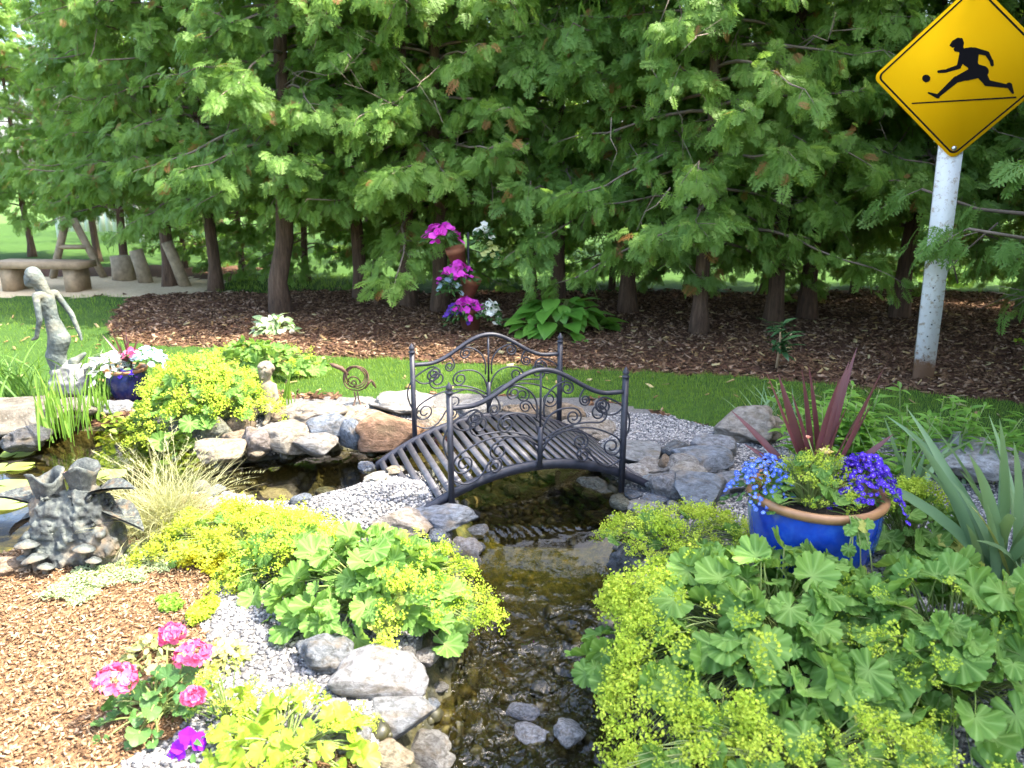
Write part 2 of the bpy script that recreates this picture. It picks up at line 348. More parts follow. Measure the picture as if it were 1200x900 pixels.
# ------------------------------------------------------------------ loose ground cover (nobody could count it)
def scatter(n, x0, x1, y0, y1, zones, margin=None):
    X, Y = rng.uniform(x0, x1, n), rng.uniform(y0, y1, n); k = np.isin(zone(X, Y), zones)
    X, Y = X[k], Y[k]
    vis = (np.abs(X) < 0.72 * (Y * 0.96 + 0.43) + 0.3)
    X, Y = X[vis], Y[vis]; return np.stack((X, Y, gzv(X, Y)), 1)
def yaw_tilt(n, tilt):
    a = rng.uniform(0, 2 * math.pi, n); d = np.stack((np.cos(a), np.sin(a), rng.normal(0, tilt, n)), 1)
    nr = np.stack((rng.normal(0, tilt, n), rng.normal(0, tilt, n), np.ones(n)), 1); return frames(d, nr)
BOXP = (np.array([(x, y, z) for x in (-.5, .5) for y in (-.5, .5) for z in (-.5, .5)]), [np.array([[0, 1, 3, 2], [4, 6, 7, 5], [0, 4, 5, 1], [2, 3, 7, 6], [0, 2, 6, 4], [1, 5, 7, 3]])], np.zeros(8))
BOXP[0][[1, 4]] *= 0.6
def chips(name, mat, P, lo, hi):
    n = len(P); M = yaw_tilt(n, 0.35); L = rng.uniform(lo, hi, n)
    S = np.stack((L * rng.uniform(.15, .45, n), L, L * rng.uniform(.06, .16, n)), 1)
    b = MB(); b.inst(BOXP, M * S[:, None, :], P + np.array((0, 0, 0.004)) + np.stack((0 * L, 0 * L, rng.random(n) * 0.008), 1), rng.random(n))
    return tag(b.build(name, mat), kind="stuff")
def chip_mat(name, stops):
    m = NT(name); c = m.ramp(m.attr("rnd"), stops); c = m.mix(0.4, c, m.mix(1.0, c, m.ramp(m.noise(70, 3), [(.3, .4), (.7, 1.0)]), 'MULTIPLY'))
    return m.set(Base_Color=c, Roughness=0.9, Specular_IOR_Level=0.15)
chips("bark_chips", chip_mat("chip_tan", [(0, (0.08, 0.045, 0.022)), (.3, (0.22, 0.13, 0.068)), (.7, (0.33, 0.21, 0.115)), (1, (0.46, 0.34, 0.22))]), scatter(95000, -3.2, 0.2, 1.3, 4.2, [1]), 0.006, 0.024)
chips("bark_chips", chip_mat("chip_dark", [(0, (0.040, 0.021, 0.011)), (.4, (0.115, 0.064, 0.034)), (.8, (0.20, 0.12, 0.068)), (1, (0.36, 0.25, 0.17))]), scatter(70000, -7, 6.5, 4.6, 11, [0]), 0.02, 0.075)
def ico(sub, seed=0, rough=0.15, ang=0):
    import bmesh
    bm = bmesh.new(); bmesh.ops.create_icosphere(bm, subdivisions=sub, radius=0.5)
    V = np.array([v.co[:] for v in bm.verts]); F = np.array([[v.index for v in f.verts] for f in bm.faces]); bm.free()
    r = np.random.default_rng(seed); off = Vector(r.uniform(-50, 50, 3)); out = []
    for v in V:
        p = Vector(v) * 2.2 + off; k = 1 + rough * 2 * mnoise.noise(p) + rough * mnoise.noise(p * 2.3)
        if sub >= 4: k += rough * 0.35 * mnoise.noise(p * 6)
        out.append(v * k)
    V = np.array(out)
    for _ in range(ang):
        nrm = unit(r.normal(size=3)); lim = r.uniform(0.24, 0.36); dd = V @ nrm; ex = np.maximum(dd - lim, 0); V = V - ex[:, None] * nrm * 0.88
    return V, [F], np.zeros(len(V))
peb = [ico(1, s, 0.3, 1) for s in range(5)]
def gravel_mat():
    m = NT("gravel_stone"); c = m.ramp(m.attr("rnd"), [(0, (0.06, 0.06, 0.065)), (.3, (0.14, 0.14, 0.145)), (.65, (0.24, 0.23, 0.22)), (1, (0.42, 0.40, 0.37))])
    return m.set(Base_Color=c, Roughness=0.85, Specular_IOR_Level=0.2)
b = MB(); P = scatter(150000, -1.9, 2.6, 1.3, 5.0, [3]); 
for i in range(5):
    q = P[i::5]; n = len(q); s = rng.uniform(0.009, 0.022, n)
    b.inst(peb[i], rand_rot(n) * (s[:, None, None]) * np.array((1, 1, .75))[None, :, None], q + np.array((0, 0, .003)), rng.random(n))
tag(b.build("gravel_stones", gravel_mat(), smooth=False), kind="stuff")
b = MB(); P = scatter(6500, -2.4, 1.4, 1.3, 4.9, [5]); P = P[(P[:, 1] < LIP - .14) | (P[:, 1] > LIP + .33)]; peb2 = [ico(2, 20 + s, 0.22, 2) for s in range(5)]
for i in range(5):
    q = P[i::5]; n = len(q); s = 0.012 + 0.07 * rng.random(n) ** 2.8
    b.inst(peb2[i], rand_rot(n) * s[:, None, None], q, rng.random(n))
mm = NT("bed_stone"); mc = mm.ramp(mm.attr("rnd"), [(0, (0.012, 0.012, 0.008)), (.5, (0.035, 0.033, 0.013)), (.8, (0.08, 0.062, 0.02)), (.95, (0.10, 0.10, 0.10)), (1, (0.26, 0.26, 0.27))])
mc = mm.mix(mm.ramp(mm.noise(30, 4), [(.4, 0.), (.65, .7)]), mc, (0.045, 0.042, 0.012))
tag(b.build("bed_pebbles", mm.set(Base_Color=mc, Roughness=0.5), smooth=True), kind="stuff")
# lawn blades
grass_m = leaf_mat("grass_blade", (0.085, 0.18, 0.018), (0.17, 0.29, 0.03), (0.26, 0.34, 0.06), 0.5, 0.4)
b = MB(); P = np.concatenate((scatter(95000, -3, 5, 4.2, 6.6, [2]), scatter(40000, -9, -1.5, 4.2, 12, [2]))); n = len(P)
sc = 0.6 + 0.4 * np.clip((P[:, 1] - 4.5) / 4, 0, 2)
blades(b, P, rng.uniform(0, 6.28, n), rng.uniform(.025, .06, n) * sc, rng.uniform(.003, .005, n) * sc ** 1.3, rng.uniform(0, .6, n), rng.uniform(0, .9, n), segs=2, fold=0)
tag(b.build("grass", grass_m), kind="stuff")
chips("fallen_leaves", chip_mat("dry_leaf", [(0, (0.20, 0.12, 0.05)), (.5, (0.34, 0.24, 0.11)), (1, (0.42, 0.36, 0.18))]), np.concatenate((scatter(500, -6, 5, 4.3, 8.5, [2]), scatter(900, -5, 6, 4.6, 9, [0]))) + np.array((0, 0, .012)), 0.03, 0.085)

# ------------------------------------------------------------------ cedar hedge
bark_m = NT("cedar_bark"); bv = bark_m.n("Mapping", {"Vector": bark_m.n("TexCoord").outputs["Object"], "Scale": (14, 14, 1.6)}).outputs[0]
bn = bark_m.noise(2.2, 6, 0.7, bv, 0.4); bark_m = bark_m.set(Base_Color=bark_m.ramp(bn, [(.3, (0.035, 0.02, 0.011)), (.55, (0.11, 0.066, 0.04)), (.8, (0.19, 0.13, 0.085))]), Roughness=0.9, Normal=bark_m.bump(bn, .9, .03))
twig_m = plain("cedar_twig", (0.17, 0.13, 0.10), 0.9, 0, .4, 12)
cedar_m = leaf_mat("cedar_foliage", (0.070, 0.18, 0.032), (0.19, 0.345, 0.062), (0.265, 0.40, 0.09), 0.5, 0.5, 0.5, 0.3, odd=(0.30, 0.14, 0.05), oddp=0.965, tcol=(0.36, 0.58, 0.09), var=True)
def spray_proto(seed):
    r = np.random.default_rng(seed); V, F, g = [], [], []
    def leaflet(p, d, L, w):
        side = np.array((-d[1], d[0])); k = len(V)
        for q, gg in ((p, .1), (p + d * L * .45 + side * w, .5), (p + d * L, 1.), (p + d * L * .45 - side * w, .5)):
            V.append((q[0], q[1], -.30 * q[1] ** 2 - .25 * q[0] ** 2 + r.normal(0, .006))); g.append(gg)
        F.append((k, k + 1, k + 2, k + 3))
    leaflet(np.array((0., 0.)), np.array((0., 1.)), 1.0, .022)
    for i in range(15):
        t = .08 + .88 * i / 15; s = 1 if i % 2 else -1; L = (.46 * (1 - t) ** .7 + .09) * r.uniform(.8, 1.15); a = R(r.uniform(34, 50))
        d = np.array((s * math.sin(a), math.cos(a))); p = np.array((0., t)); leaflet(p, d, L, .028)
        for j in range(3 if L > .25 else 2):
            tt = .25 + .25 * j; s2 = 1 if (j + i) % 2 else -1; a2 = a * s + s2 * R(32)
            leaflet(p + d * L * tt, np.array((math.sin(a2), math.cos(a2))), L * (.62 - .3 * tt), .026)
    return np.array(V), [np.array(F)], np.array(g)
SPRAY = [spray_proto(s) for s in range(4)]
def crown_mesh(seed, zlo, ztop, rad, nb, aim=None, wmin=0.0):
    r = np.random.default_rng(seed); fb, tb = MB(), MB(); D, T, S = [], [], []
    for i in range(nb):
        f = (i + r.random()) / nb; h0 = zlo + (ztop - zlo) * f ** 1.15
        Rb = rad * (1 - max(0, (h0 - 1.5)) / (ztop)) ** .7 * r.uniform(.65, 1.12) + .15
        az = i * 2.399 + r.normal(0, .3) if aim is None else aim + r.normal(0, .5)
        rise = r.uniform(.05, .4); droop = r.uniform(.35, .75)
        tt = np.linspace(0, 1, 8); dr = np.array((math.cos(az), math.sin(az)))
        pts = np.stack((dr[0] * Rb * tt, dr[1] * Rb * tt, h0 + Rb * (rise * tt - droop * tt ** 2 + .22 * tt ** 4)), 1) + r.normal(0, .02, (8, 3)) * tt[:, None]
        tube(tb, pts, np.linspace(.016, .004, 8) * (.6 + .5 * Rb), 4)
        for k in range(15):
            t = r.uniform(.22, 1.0) if k else 1.0; p = np.array([np.interp(t, tt, pts[:, c]) for c in range(3)])
            a2 = az + (1 if k % 2 else -1) * R(r.uniform(20, 75)) * (1 if k else 0); L = r.uniform(.22, .5) * (1.25 - .5 * t)
            dd = unit(np.array((math.cos(a2), math.sin(a2), r.uniform(-1.0, .15))))
            if k % 3 == 0: tube(tb, [p, p + dd * L * .5, p + dd * L + np.array((0, 0, -.04))], [.004, .003, .0015], 3)
            for q in range(11):
                s = r.uniform(.1, 1.0); D.append(unit(dd + r.normal(0, .38, 3) + np.array((0, 0, -.42)))); T.append(p + dd * L * s + r.normal(0, .03, 3)); S.append(r.uniform(.075, .185))
    for i in range(45):
        h = r.uniform(zlo + .1, ztop * .8); a = r.uniform(0, 6.28); q = rad * r.uniform(.55, 1.15) * (1 - max(0, h - 1.5) / ztop) ** .7; c = np.array((math.cos(a) * q, math.sin(a) * q, h)); dd = np.array((math.cos(a) * .5, math.sin(a) * .5, r.uniform(-.5, .1))) + r.normal(0, .3, 3); L = r.uniform(.3, .7)
        e = c + dd * L; m = (c + e) / 2 + r.normal(0, .05, 3); tube(tb, [c - dd * .3, c, m, e], [.007, .006, .004, .002], 4); tube(tb, [m, m + r.normal(0, .14, 3)], [.004, .0015], 3); tube(tb, [(m + e) / 2, e + r.normal(0, .12, 3)], [.003, .0012], 3)
    D, T, S = np.array(D), np.array(T), np.array(S); n = len(S)
    out = T.copy(); out[:, 2] = 0; nr = unit(out) * .55 + r.normal(0, .55, (n, 3)) + np.array((0, 0, .75))
    M = frames(D, nr) * S[:, None, None]; rd = np.clip(np.repeat(r.random(n // 11 + 1), 11)[:n] * .5 + r.random(n) * .5, 0, 1)
    rd = np.where(r.random(n) < .03, 1.0, rd * .96)
    for i in range(4): fb.inst(SPRAY[i], M[i::4], T[i::4], rd[i::4])
    return fb.mesh("crown"), tb.mesh("branches")
def trunk_mesh(seed, h, r0, lean=0.0):
    r = np.random.default_rng(seed); b = MB(); t = np.linspace(0, 1, 14)
    pts = np.stack((lean * (1 - t) * np.clip(1 - t * 2.2, 0, 1) + r.normal(0, .02, 14), r.normal(0, .02, 14), -.12 + h * t), 1)
    tube(b, pts, r0 * (1.0 - .8 * t) + .05 * np.exp(-t * 40), 10); return b.mesh("trunk", True)
CROWNS = [crown_mesh(1, 1.2, 6.4, 1.35, 74), crown_mesh(2, 0.95, 6.2, 1.45, 76), crown_mesh(3, 1.45, 6.6, 1.3, 74), crown_mesh(4, .55, 6.2, 1.4, 62)]
TRUNKS = [trunk_mesh(1, 6.2, .085), trunk_mesh(2, 6, .09), trunk_mesh(3, 6.4, .115, -.28)]
for a, b_ in CROWNS: a.materials.append(cedar_m); b_.materials.append(twig_m)
for t_ in TRUNKS: t_.materials.append(bark_m)
HEDGE = "cedars of the hedge behind the garden"
def cedar(x, y, v, tv, rz, sc, label, group=HEDGE):
    t = thing("cedar_tree", label, "tree", (x, y, gz(x, y)), rz, group); t.scale = (sc, sc, sc)
    for nm, me in (("trunk", TRUNKS[tv]), ("branches", CROWNS[v][1]), ("crown", CROWNS[v][0])):
        o = bpy.data.objects.new(nm, me); COL.objects.link(o); o.parent = t
    return t
CEDARS = [  # x, y, crown, trunk, turn, scale, label
    (-9.3, 15.0, 0, 0, 0.3, .76, "cedar far off at the left end of the hedge beyond the stone bench"),
    (-7.6, 14.2, 2, 1, 1.4, .76, "blurred cedar standing behind the small stone bench"),
    (-6.3, 12.6, 0, 0, 2.9, .80, "cedar at the end of the sandy path beside the leaning posts"),
    (-4.9, 11.0, 2, 1, 4.1, 1.00, "slim cedar whose pale trunk rises at the right end of the sandy path"),
    (-4.1, 10.6, 0, 0, 5.5, 1.00, "thin dark cedar close behind the pale slim trunk near the path"),
    (-2.45, 8.9, 2, 2, 0.0, 1.00, "cedar with a thick dark trunk leaning to the left above the mulch"),
    (-1.95, 9.9, 0, 1, 0.9, 1.00, "cedar with a thin trunk just right of the leaning one"),
    (-1.25, 9.3, 1, 0, 2.2, 1.05, "cedar between the thin-trunked one and the stacked flower pots"),
    (-0.85, 9.0, 2, 1, 3.3, 1.05, "pale sunlit cedar standing behind the stacked flower pots"),
    (0.55, 9.3, 0, 0, 4.4, 1.05, "cedar between the stacked flower pots and the hosta"),
    (1.35, 8.9, 1, 1, 5.2, 1.05, "cedar growing directly behind the hosta"),
    (1.9, 7.7, 1, 0, 0.6, .95, "cedar with boughs hanging low to the right of the hosta"),
    (2.85, 8.25, 2, 1, 1.1, 1.02, "cedar with a bare brown trunk, left one of the pair behind the red spiky plant"),
    (3.35, 8.6, 0, 0, 2.0, 1.05, "cedar with a bare brown trunk, right one of the pair behind the red spiky plant"),
    (4.35, 8.5, 1, 0, 2.7, 1.05, "dark cedar directly behind the yellow sign and its white post"),
    (5.6, 8.3, 2, 1, 3.9, 1.05, "dark cedar at the right edge beyond the yellow sign"),
    (7.0, 8.0, 1, 0, 4.6, 1.05, "cedar past the right edge of the hedge behind the sign"),
]
CEDAR_OBJ = [cedar(*c) for c in CEDARS]
SECOND = "cedars of the second row behind the hedge"
for i, (x, y) in enumerate([(-5.6, 13.2), (-4.3, 12.3), (-3.1, 11.6), (-2.0, 11.3), (-.8, 10.9), (.3, 11.1), (1.4, 10.7), (2.4, 10.5), (3.5, 10.6), (4.6, 10.3), (5.8, 10.4), (7.0, 10.2), (8.2, 10.0)]):
    c = cedar(x, y, 3, i % 2, i * 1.3, .52 + .06 * (i % 3), "shaded bushy young cedar in the dark row behind the front trunks", SECOND)
# the row turns towards the camera on the right, its shade lies over that half of the garden
for x, y, v, tv, rz, sc, lb in [(6.15, 5.1, 1, 0, 2.5, 1.25, "near cedar at the right edge with one bough reaching across the white post"),
                                (5.1, 3.9, 0, 1, 1.2, 1.15, "first cedar beyond the right edge beside the iris"),
                                (5.0, 2.8, 2, 0, 4.0, 1.15, "second cedar beyond the right edge beside the iris"),
                                (4.9, 1.7, 1, 0, 0.4, 1.15, "cedar beyond the right edge beside the large lady's mantle"),
                                (6.6, 4.6, 0, 0, 3.0, 1.55, "tall cedar behind the near cedar at the right edge"), (6.5, 3.4, 2, 1, 2.2, 1.5, "tall cedar of the outer row beside the iris"), (6.5, 6.3, 1, 1, 5.2, 1.5, "tall cedar outside the right edge behind the white post"), (6.3, 2.0, 1, 1, 1.1, 1.25, "tall cedar of the outer row beside the large lady's mantle"),
                                (5.0, 0.6, 0, 1, 5.0, 1.15, "last cedar of the row beyond the right edge, nearest the viewer")]:
    c = cedar(x, y, v, tv, rz, sc, lb, "cedars of the row along the right side")
    if x == 6.15: NEAR_CEDAR = c
bf, bt = crown_mesh(9, .62, 1.0, 2.15, 9, aim=math.pi - .12); bf.materials.append(cedar_m); bt.materials.append(twig_m)
for nm, me in (("crown", bf), ("branches", bt)):
    o = bpy.data.objects.new("low_bough" if nm == "crown" else "bough_wood", me); COL.objects.link(o); o.parent = NEAR_CEDAR; o.rotation_euler = (0, 0, -2.5)

# sunlit broad-leaved trees beyond the hedge
bl_m = leaf_mat("broad_leaf", (0.075, 0.16, 0.02), (0.16, 0.28, 0.035), trans=.5, tcol=(.45, .6, .06))
def broad_mesh(seed, h, rad, n):
    r = np.random.default_rng(seed); cl = r.normal(size=(70, 3)); cl = unit(cl) * (r.random((70, 1)) ** .4); cl = cl * np.array((rad, rad, h * .42)) + np.array((0, 0, h * .56))
    k = r.integers(0, 70, n); T = cl[k] + r.normal(0, .3, (n, 3)); T[:, 2] = np.maximum(T[:, 2], .3); M = rand_rot(n, r) * r.uniform(.09, .2, n)[:, None, None]
    P = (np.array([(0, -.5, 0), (.32, 0, .06), (0, .5, 0), (-.32, 0, .06)]), [np.array([[0, 1, 2, 3]])], np.array([0, .5, 1, .5]))
    b = MB(); b.inst(P, M, T, r.random(n)); return b.mesh("crown")
BL = [broad_mesh(s, h, w, 5200) for s, h, w in ((11, 6.5, 2.6), (12, 5.5, 2.9))]
BT = trunk_mesh(8, 4.5, .16); BT.materials.append(bark_m)
for m_ in BL: m_.materials.append(bl_m)
for i, (x, y, lb) in enumerate([(-17, 22, "bright tree far beyond the hedge, leftmost above the stone bench"), (-7.5, 20, "bright tree beyond the hedge above the path end"), (-3, 16.5, "bright yellow-green tree behind the leaning cedar trunk"),
                                (0.8, 15.5, "bright yellow-green tree behind the middle of the hedge"), (4.6, 15, "bright tree beyond the hedge to the left of the sign"), (8.6, 15.5, "bright tree beyond the hedge behind the yellow sign"), (12.5, 17, "bright tree beyond the hedge past the right edge")]):
    t = thing("broadleaf_tree", lb, "tree", (x, y, 0), i * 1.7, "sunlit trees beyond the hedge")
    for nm, me in (("trunk", BT), ("crown", BL[i % 2])):
        o = bpy.data.objects.new(nm, me); COL.objects.link(o); o.parent = t

# ------------------------------------------------------------------ warning sign on its white post
t = thing("warning_sign", "yellow diamond warning sign with a black running figure and ball on a white post", "sign", (3.27, 5.90, gz(3.27, 5.9)), R(-22))
sy = NT("sign_yellow"); sy.set(Base_Color=sy.ramp(sy.noise(5, 4), [(.3, (0.80, 0.405, 0.003)), (.7, (0.82, 0.43, 0.004))]), Roughness=0.8, Specular_IOR_Level=.03)
black_m = plain("sign_black", (0.008, 0.007, 0.008), .8, 0, .1, 20, 0, .03)
wp = NT("chipped_white_paint"); wn_ = wp.noise(26, 6, .75); wg = wp.noise(4, 3)
wc = wp.mix(wp.ramp(wn_, [(.54, 0.), (.62, .85)]), (0.66, 0.66, 0.64), (0.36, 0.28, 0.19)); wc = wp.mix(wp.ramp(wg, [(.5, 0.), (.75, .35)]), wc, (0.40, 0.36, 0.30))
wz = wp.n('SeparateXYZ', {0: wp.n('TexCoord').outputs['Object']}).outputs[2]; wr = wp.n('MapRange', {'Value': wp.n('Math', {0: wz, 1: wp.n('Math', {0: wn_, 1: .3}, operation='MULTIPLY').outputs[0]}, operation='SUBTRACT').outputs[0], 1: -.02, 2: .05, 3: .9, 4: 0.}).outputs[0]; wc = wp.mix(wr, wc, (.22, .10, .035))
wp = wp.set(Base_Color=wc, Roughness=.7, Normal=wp.bump(wn_, .3))
b = MB(); z1 = 2.35; w0, w1 = .145, .165
V = [(-w0/2, -.03, -.1), (w0/2, -.03, -.1), (w0/2, .05, -.1), (-w0/2, .05, -.1), (-w1/2 - .055, -.03, z1), (w1/2 - .055, -.03, z1), (w1/2 - .055, .05, z1), (-w1/2 - .055, .05, z1)]
b.add(V, [[0, 3, 2, 1], [4, 5, 6, 7], [0, 1, 5, 4], [1, 2, 6, 5], [2, 3, 7, 6], [3, 0, 4, 7]]); b.build("post", wp, t)
b = MB()
for i in range(9): 
    z = .16 + i * .095; c = (-.055 * z / z1 + (.012 if i % 2 else -.008), -.0312, z); a = np.arange(8) * math.pi / 4; b.add(np.stack((c[0] + .0055 * np.cos(a), np.full(8, c[1]), c[2] + .0055 * np.sin(a)), 1), [list(range(8))])
b.build("bolt_holes", black_m, t)
SZ, SX, SYY, HD, ROT = 2.27, -.03, -.045, .595, R(0.5)
def rdiamond(hd, rad, n=6):
    P = []; c = hd - rad * math.sqrt(2)
    for k in range(4):
        a0 = k * math.pi / 2; cc = (c * math.cos(a0), c * math.sin(a0))
        for i in range(n): a = a0 - math.pi / 4 + math.pi / 2 * i / (n - 1); P.append((cc[0] + rad * math.cos(a), cc[1] + rad * math.sin(a)))
    return P
def sgn(x, y, dy): c, s = math.cos(ROT), math.sin(ROT); return (SX + x * c - y * s, SYY + dy, SZ + x * s + y * c)
b = MB(); D_ = rdiamond(HD, .05); n = len(D_)
b.add([sgn(x, y, 0) for x, y in D_] + [sgn(x, y, .006) for x, y in D_], [list(range(n)), list(range(2*n - 1, n - 1, -1))] + [[i, n + i, n + (i + 1) % n, (i + 1) % n] for i in range(n)])
panel = b.build("sign_panel", sy.m, t)
b = MB(); A_, B_ = rdiamond(HD - .028, .042), rdiamond(HD - .045, .034)
b.add([sgn(x, y, -.0012) for x, y in A_] + [sgn(x, y, -.0012) for x, y in B_], [[i, (i + 1) % n, n + (i + 1) % n, n + i] for i in range(n)]); b.build("border", black_m, panel)
ZI = np.linalg.inv(np.array(((381.5, 53.0), (-19.5, -387.5)))) * HD
def zp(x, y): return tuple(ZI @ np.array((x - 472.0, y - 318.0)))
fig = MB(); lay = [0]
def poly(P): lay[0] += 1; fig.add([sgn(*zp(x, y), -.0012 - .0002 * lay[0]) for x, y in P], [list(range(len(P)))])
def limb(p, q, r0, r1):
    a = math.atan2(q[1] - p[1], q[0] - p[0]); P = [(p[0] + r0 * math.cos(a + math.pi/2 + math.pi * i / 7), p[1] + r0 * math.sin(a + math.pi/2 + math.pi * i / 7)) for i in range(8)] + [(q[0] + r1 * math.cos(a - math.pi/2 + math.pi * i / 7), q[1] + r1 * math.sin(a - math.pi/2 + math.pi * i / 7)) for i in range(8)]
    poly(P)
poly([(413, 200), (424, 181), (446, 167), (465, 169), (472, 188), (469, 207), (476, 222), (462, 234), (446, 228), (434, 226), (429, 216), (433, 209), (424, 210)])
poly([(452, 228), (474, 212), (500, 208), (522, 214), (530, 240), (526, 275), (542, 300), (520, 330), (490, 318), (486, 296), (470, 285), (455, 262)])
for p, q, r0, r1 in (((468, 240), (450, 292), 16, 9), ((450, 292), (392, 312), 10, 7), ((392, 311), (368, 313), 8, 6), ((512, 222), (562, 236), 13, 10), ((562, 236), (578, 268), 10, 7), ((579, 268), (582, 284), 8, 7),
                     ((508, 318), (440, 348), 24, 14), ((440, 346), (368, 415), 14, 8), ((362, 422), (325, 407), 10, 4), ((530, 308), (562, 362), 25, 14), ((560, 362), (640, 376), 14, 8), ((648, 372), (662, 404), 12, 5), ((480, 335), (545, 312), 18, 24)): limb(p, q, r0, r1)
poly([(316 + 17 * math.cos(i * .4), 343 + 17 * math.sin(i * .4)) for i in range(16)])
poly([(253, 452), (675, 420), (676, 427), (253, 458)])
fig.build("running_figure", black_m, panel)
zinc = plain("zinc", (.6, .6, .6), .35, .9)
for y in (.515, -.515):
    b = MB(); lathe(b, [(.001, 0), (.018, 0), (.018, .008), (.010, .014), (.001, .016)], n=10); o = b.build("bolt", zinc, panel, True); o.location = sgn(0, y, -.0015); o.rotation_euler = (R(90), 0, 0)

# ------------------------------------------------------------------ arched iron footbridge
iron = NT("painted_iron"); iron.set(Base_Color=iron.ramp(iron.noise(30, 5), [(.35, (0.016, 0.017, 0.026)), (.7, (0.032, 0.033, 0.047))]), Roughness=.5, Metallic=0.0, Specular_IOR_Level=.4)
slat_m = plain("deck_iron", (0.062, 0.060, 0.068), .45, .1, .35, 25)
BC, BU = (np.array((.00, 3.86)), R(18.5))
t = thing("footbridge", "small arched dark iron footbridge with scrollwork railings over the stream", "bridge", (BC[0], BC[1], 0.0), BU)
HL, HW, PK, PS = .67, .40, .225, .44
def arch(s): return .005 + PK * (1 - (s / HL) ** 2)
b = MB(); ns = 26
for i in range(ns):
    s = -HL + .03 + (2 * HL - .06) * i / (ns - 1); sl = math.atan(-2 * PK * s / HL ** 2)
    rot = ((math.cos(sl), 0, -math.sin(sl)), (0, 1, 0), (math.sin(sl), 0, math.cos(sl)))
    box(b, (s, 0, arch(s) + .008), (.034, 2 * HW - .03, .006), rot)
b.build("deck", slat_m, t)
for sd in (-1, 1):
    yb = sd * HW; b = MB(); S = np.linspace(-HL, HL, 33)
    V = []; 
    for s in S:
        for dy, dz in ((-.012, -.024), (.012, -.024), (.012, .02), (-.012, .02)): V.append((s, yb + dy, arch(s) + dz))
    F = [[i*4 + j, i*4 + (j+1) % 4, (i+1)*4 + (j+1) % 4, (i+1)*4 + j] for i in range(32) for j in range(4)] + [[3, 2, 1, 0], [128, 129, 130, 131]]
    b.add(V, F); b.build("arch_beam", iron.m, t)
    for ps in (-PS, PS):
        b = MB(); box(b, (ps, yb - sd * -.024, .335), (.024, .024, .60)); po = b.build("post", iron.m, t)
        b = MB(); lathe(b, [(.001, .635), (.019, .636), (.019, .642), (.010, .648), (.016, .656), (.016, .664), (.008, .678), (.001, .690)], (ps, yb + sd * .024, 0), 12); b.build("finial", iron.m, po, True)
    yr = yb + sd * .024
    zr = lambda s: .565 + .145 * (0.5 + 0.5 * math.cos(math.pi * min(1, abs(s) / .36)))
    S = np.linspace(-PS, PS, 41); b = MB(); tube(b, [(s, yr, zr(s)) for s in S], .0115, 8); b.build("handrail", iron.m, t, True)
    b = MB(); tube(b, [(0, yr, arch(0)), (0, yr, arch(0) + .2)], .014, 6); tube(b, [(0, yr, arch(0) + .2), (0, yr, zr(0))], .006, 6)
    b.build("centre_stem", iron.m, t, True)
    sc = MB()
    def scroll(p0, p1, bulge, turn, rr, k=1.6):                      # a stem from p0 curving to p1 and rolling up there
        p0, p1 = np.array(p0), np.array(p1); d = p1 - p0; nrm = np.array((-d[1], d[0])); P = [p0 + d * t_ + nrm * bulge * 4 * t_ * (1 - t_) for t_ in np.linspace(0, 1, 14)]
        tg = unit(P[-1] - P[-2]); nn = np.array((-tg[1], tg[0])) * turn; c = p1 + nn * rr
        for q in np.linspace(0, 1, 26)[1:]:
            a = q * k * 2 * math.pi; r_ = rr * (1 - .72 * q); P.append(c + (-nn * math.cos(a) + tg * math.sin(a)) * r_)
        return P
    for mx in (-1, 1):
        for p0, p1, bu, tn, rr in (((.01, .24), (.22, .345), .24, -1, .045), ((.01, .30), (.30, .40), .10, 1, .05), ((.01, .34), (.17, .47), .22, -1, .045), ((.012, .28), (.40, .33), .17, -1, .055),
                                   ((.44, .30), (.34, .53), -.32, 1, .045), ((.44, .50), (.30, .46), .25, -1, .035), ((.02, .42), (.12, .60), .2, -1, .035), ((.30, .60), (.20, .52), -.2, 1, .03), ((.44, .22), (.26, .25), .32, 1, .04)):
            P = scroll(p0, p1, bu, tn, rr); tube(sc, [(mx * p[0], yr, min(p[1] + .06 * (1 - p[0] / .44), zr(p[0]) - .006)) for p in P], .0048, 5)
    sc.build("scrollwork", iron.m, t, True)

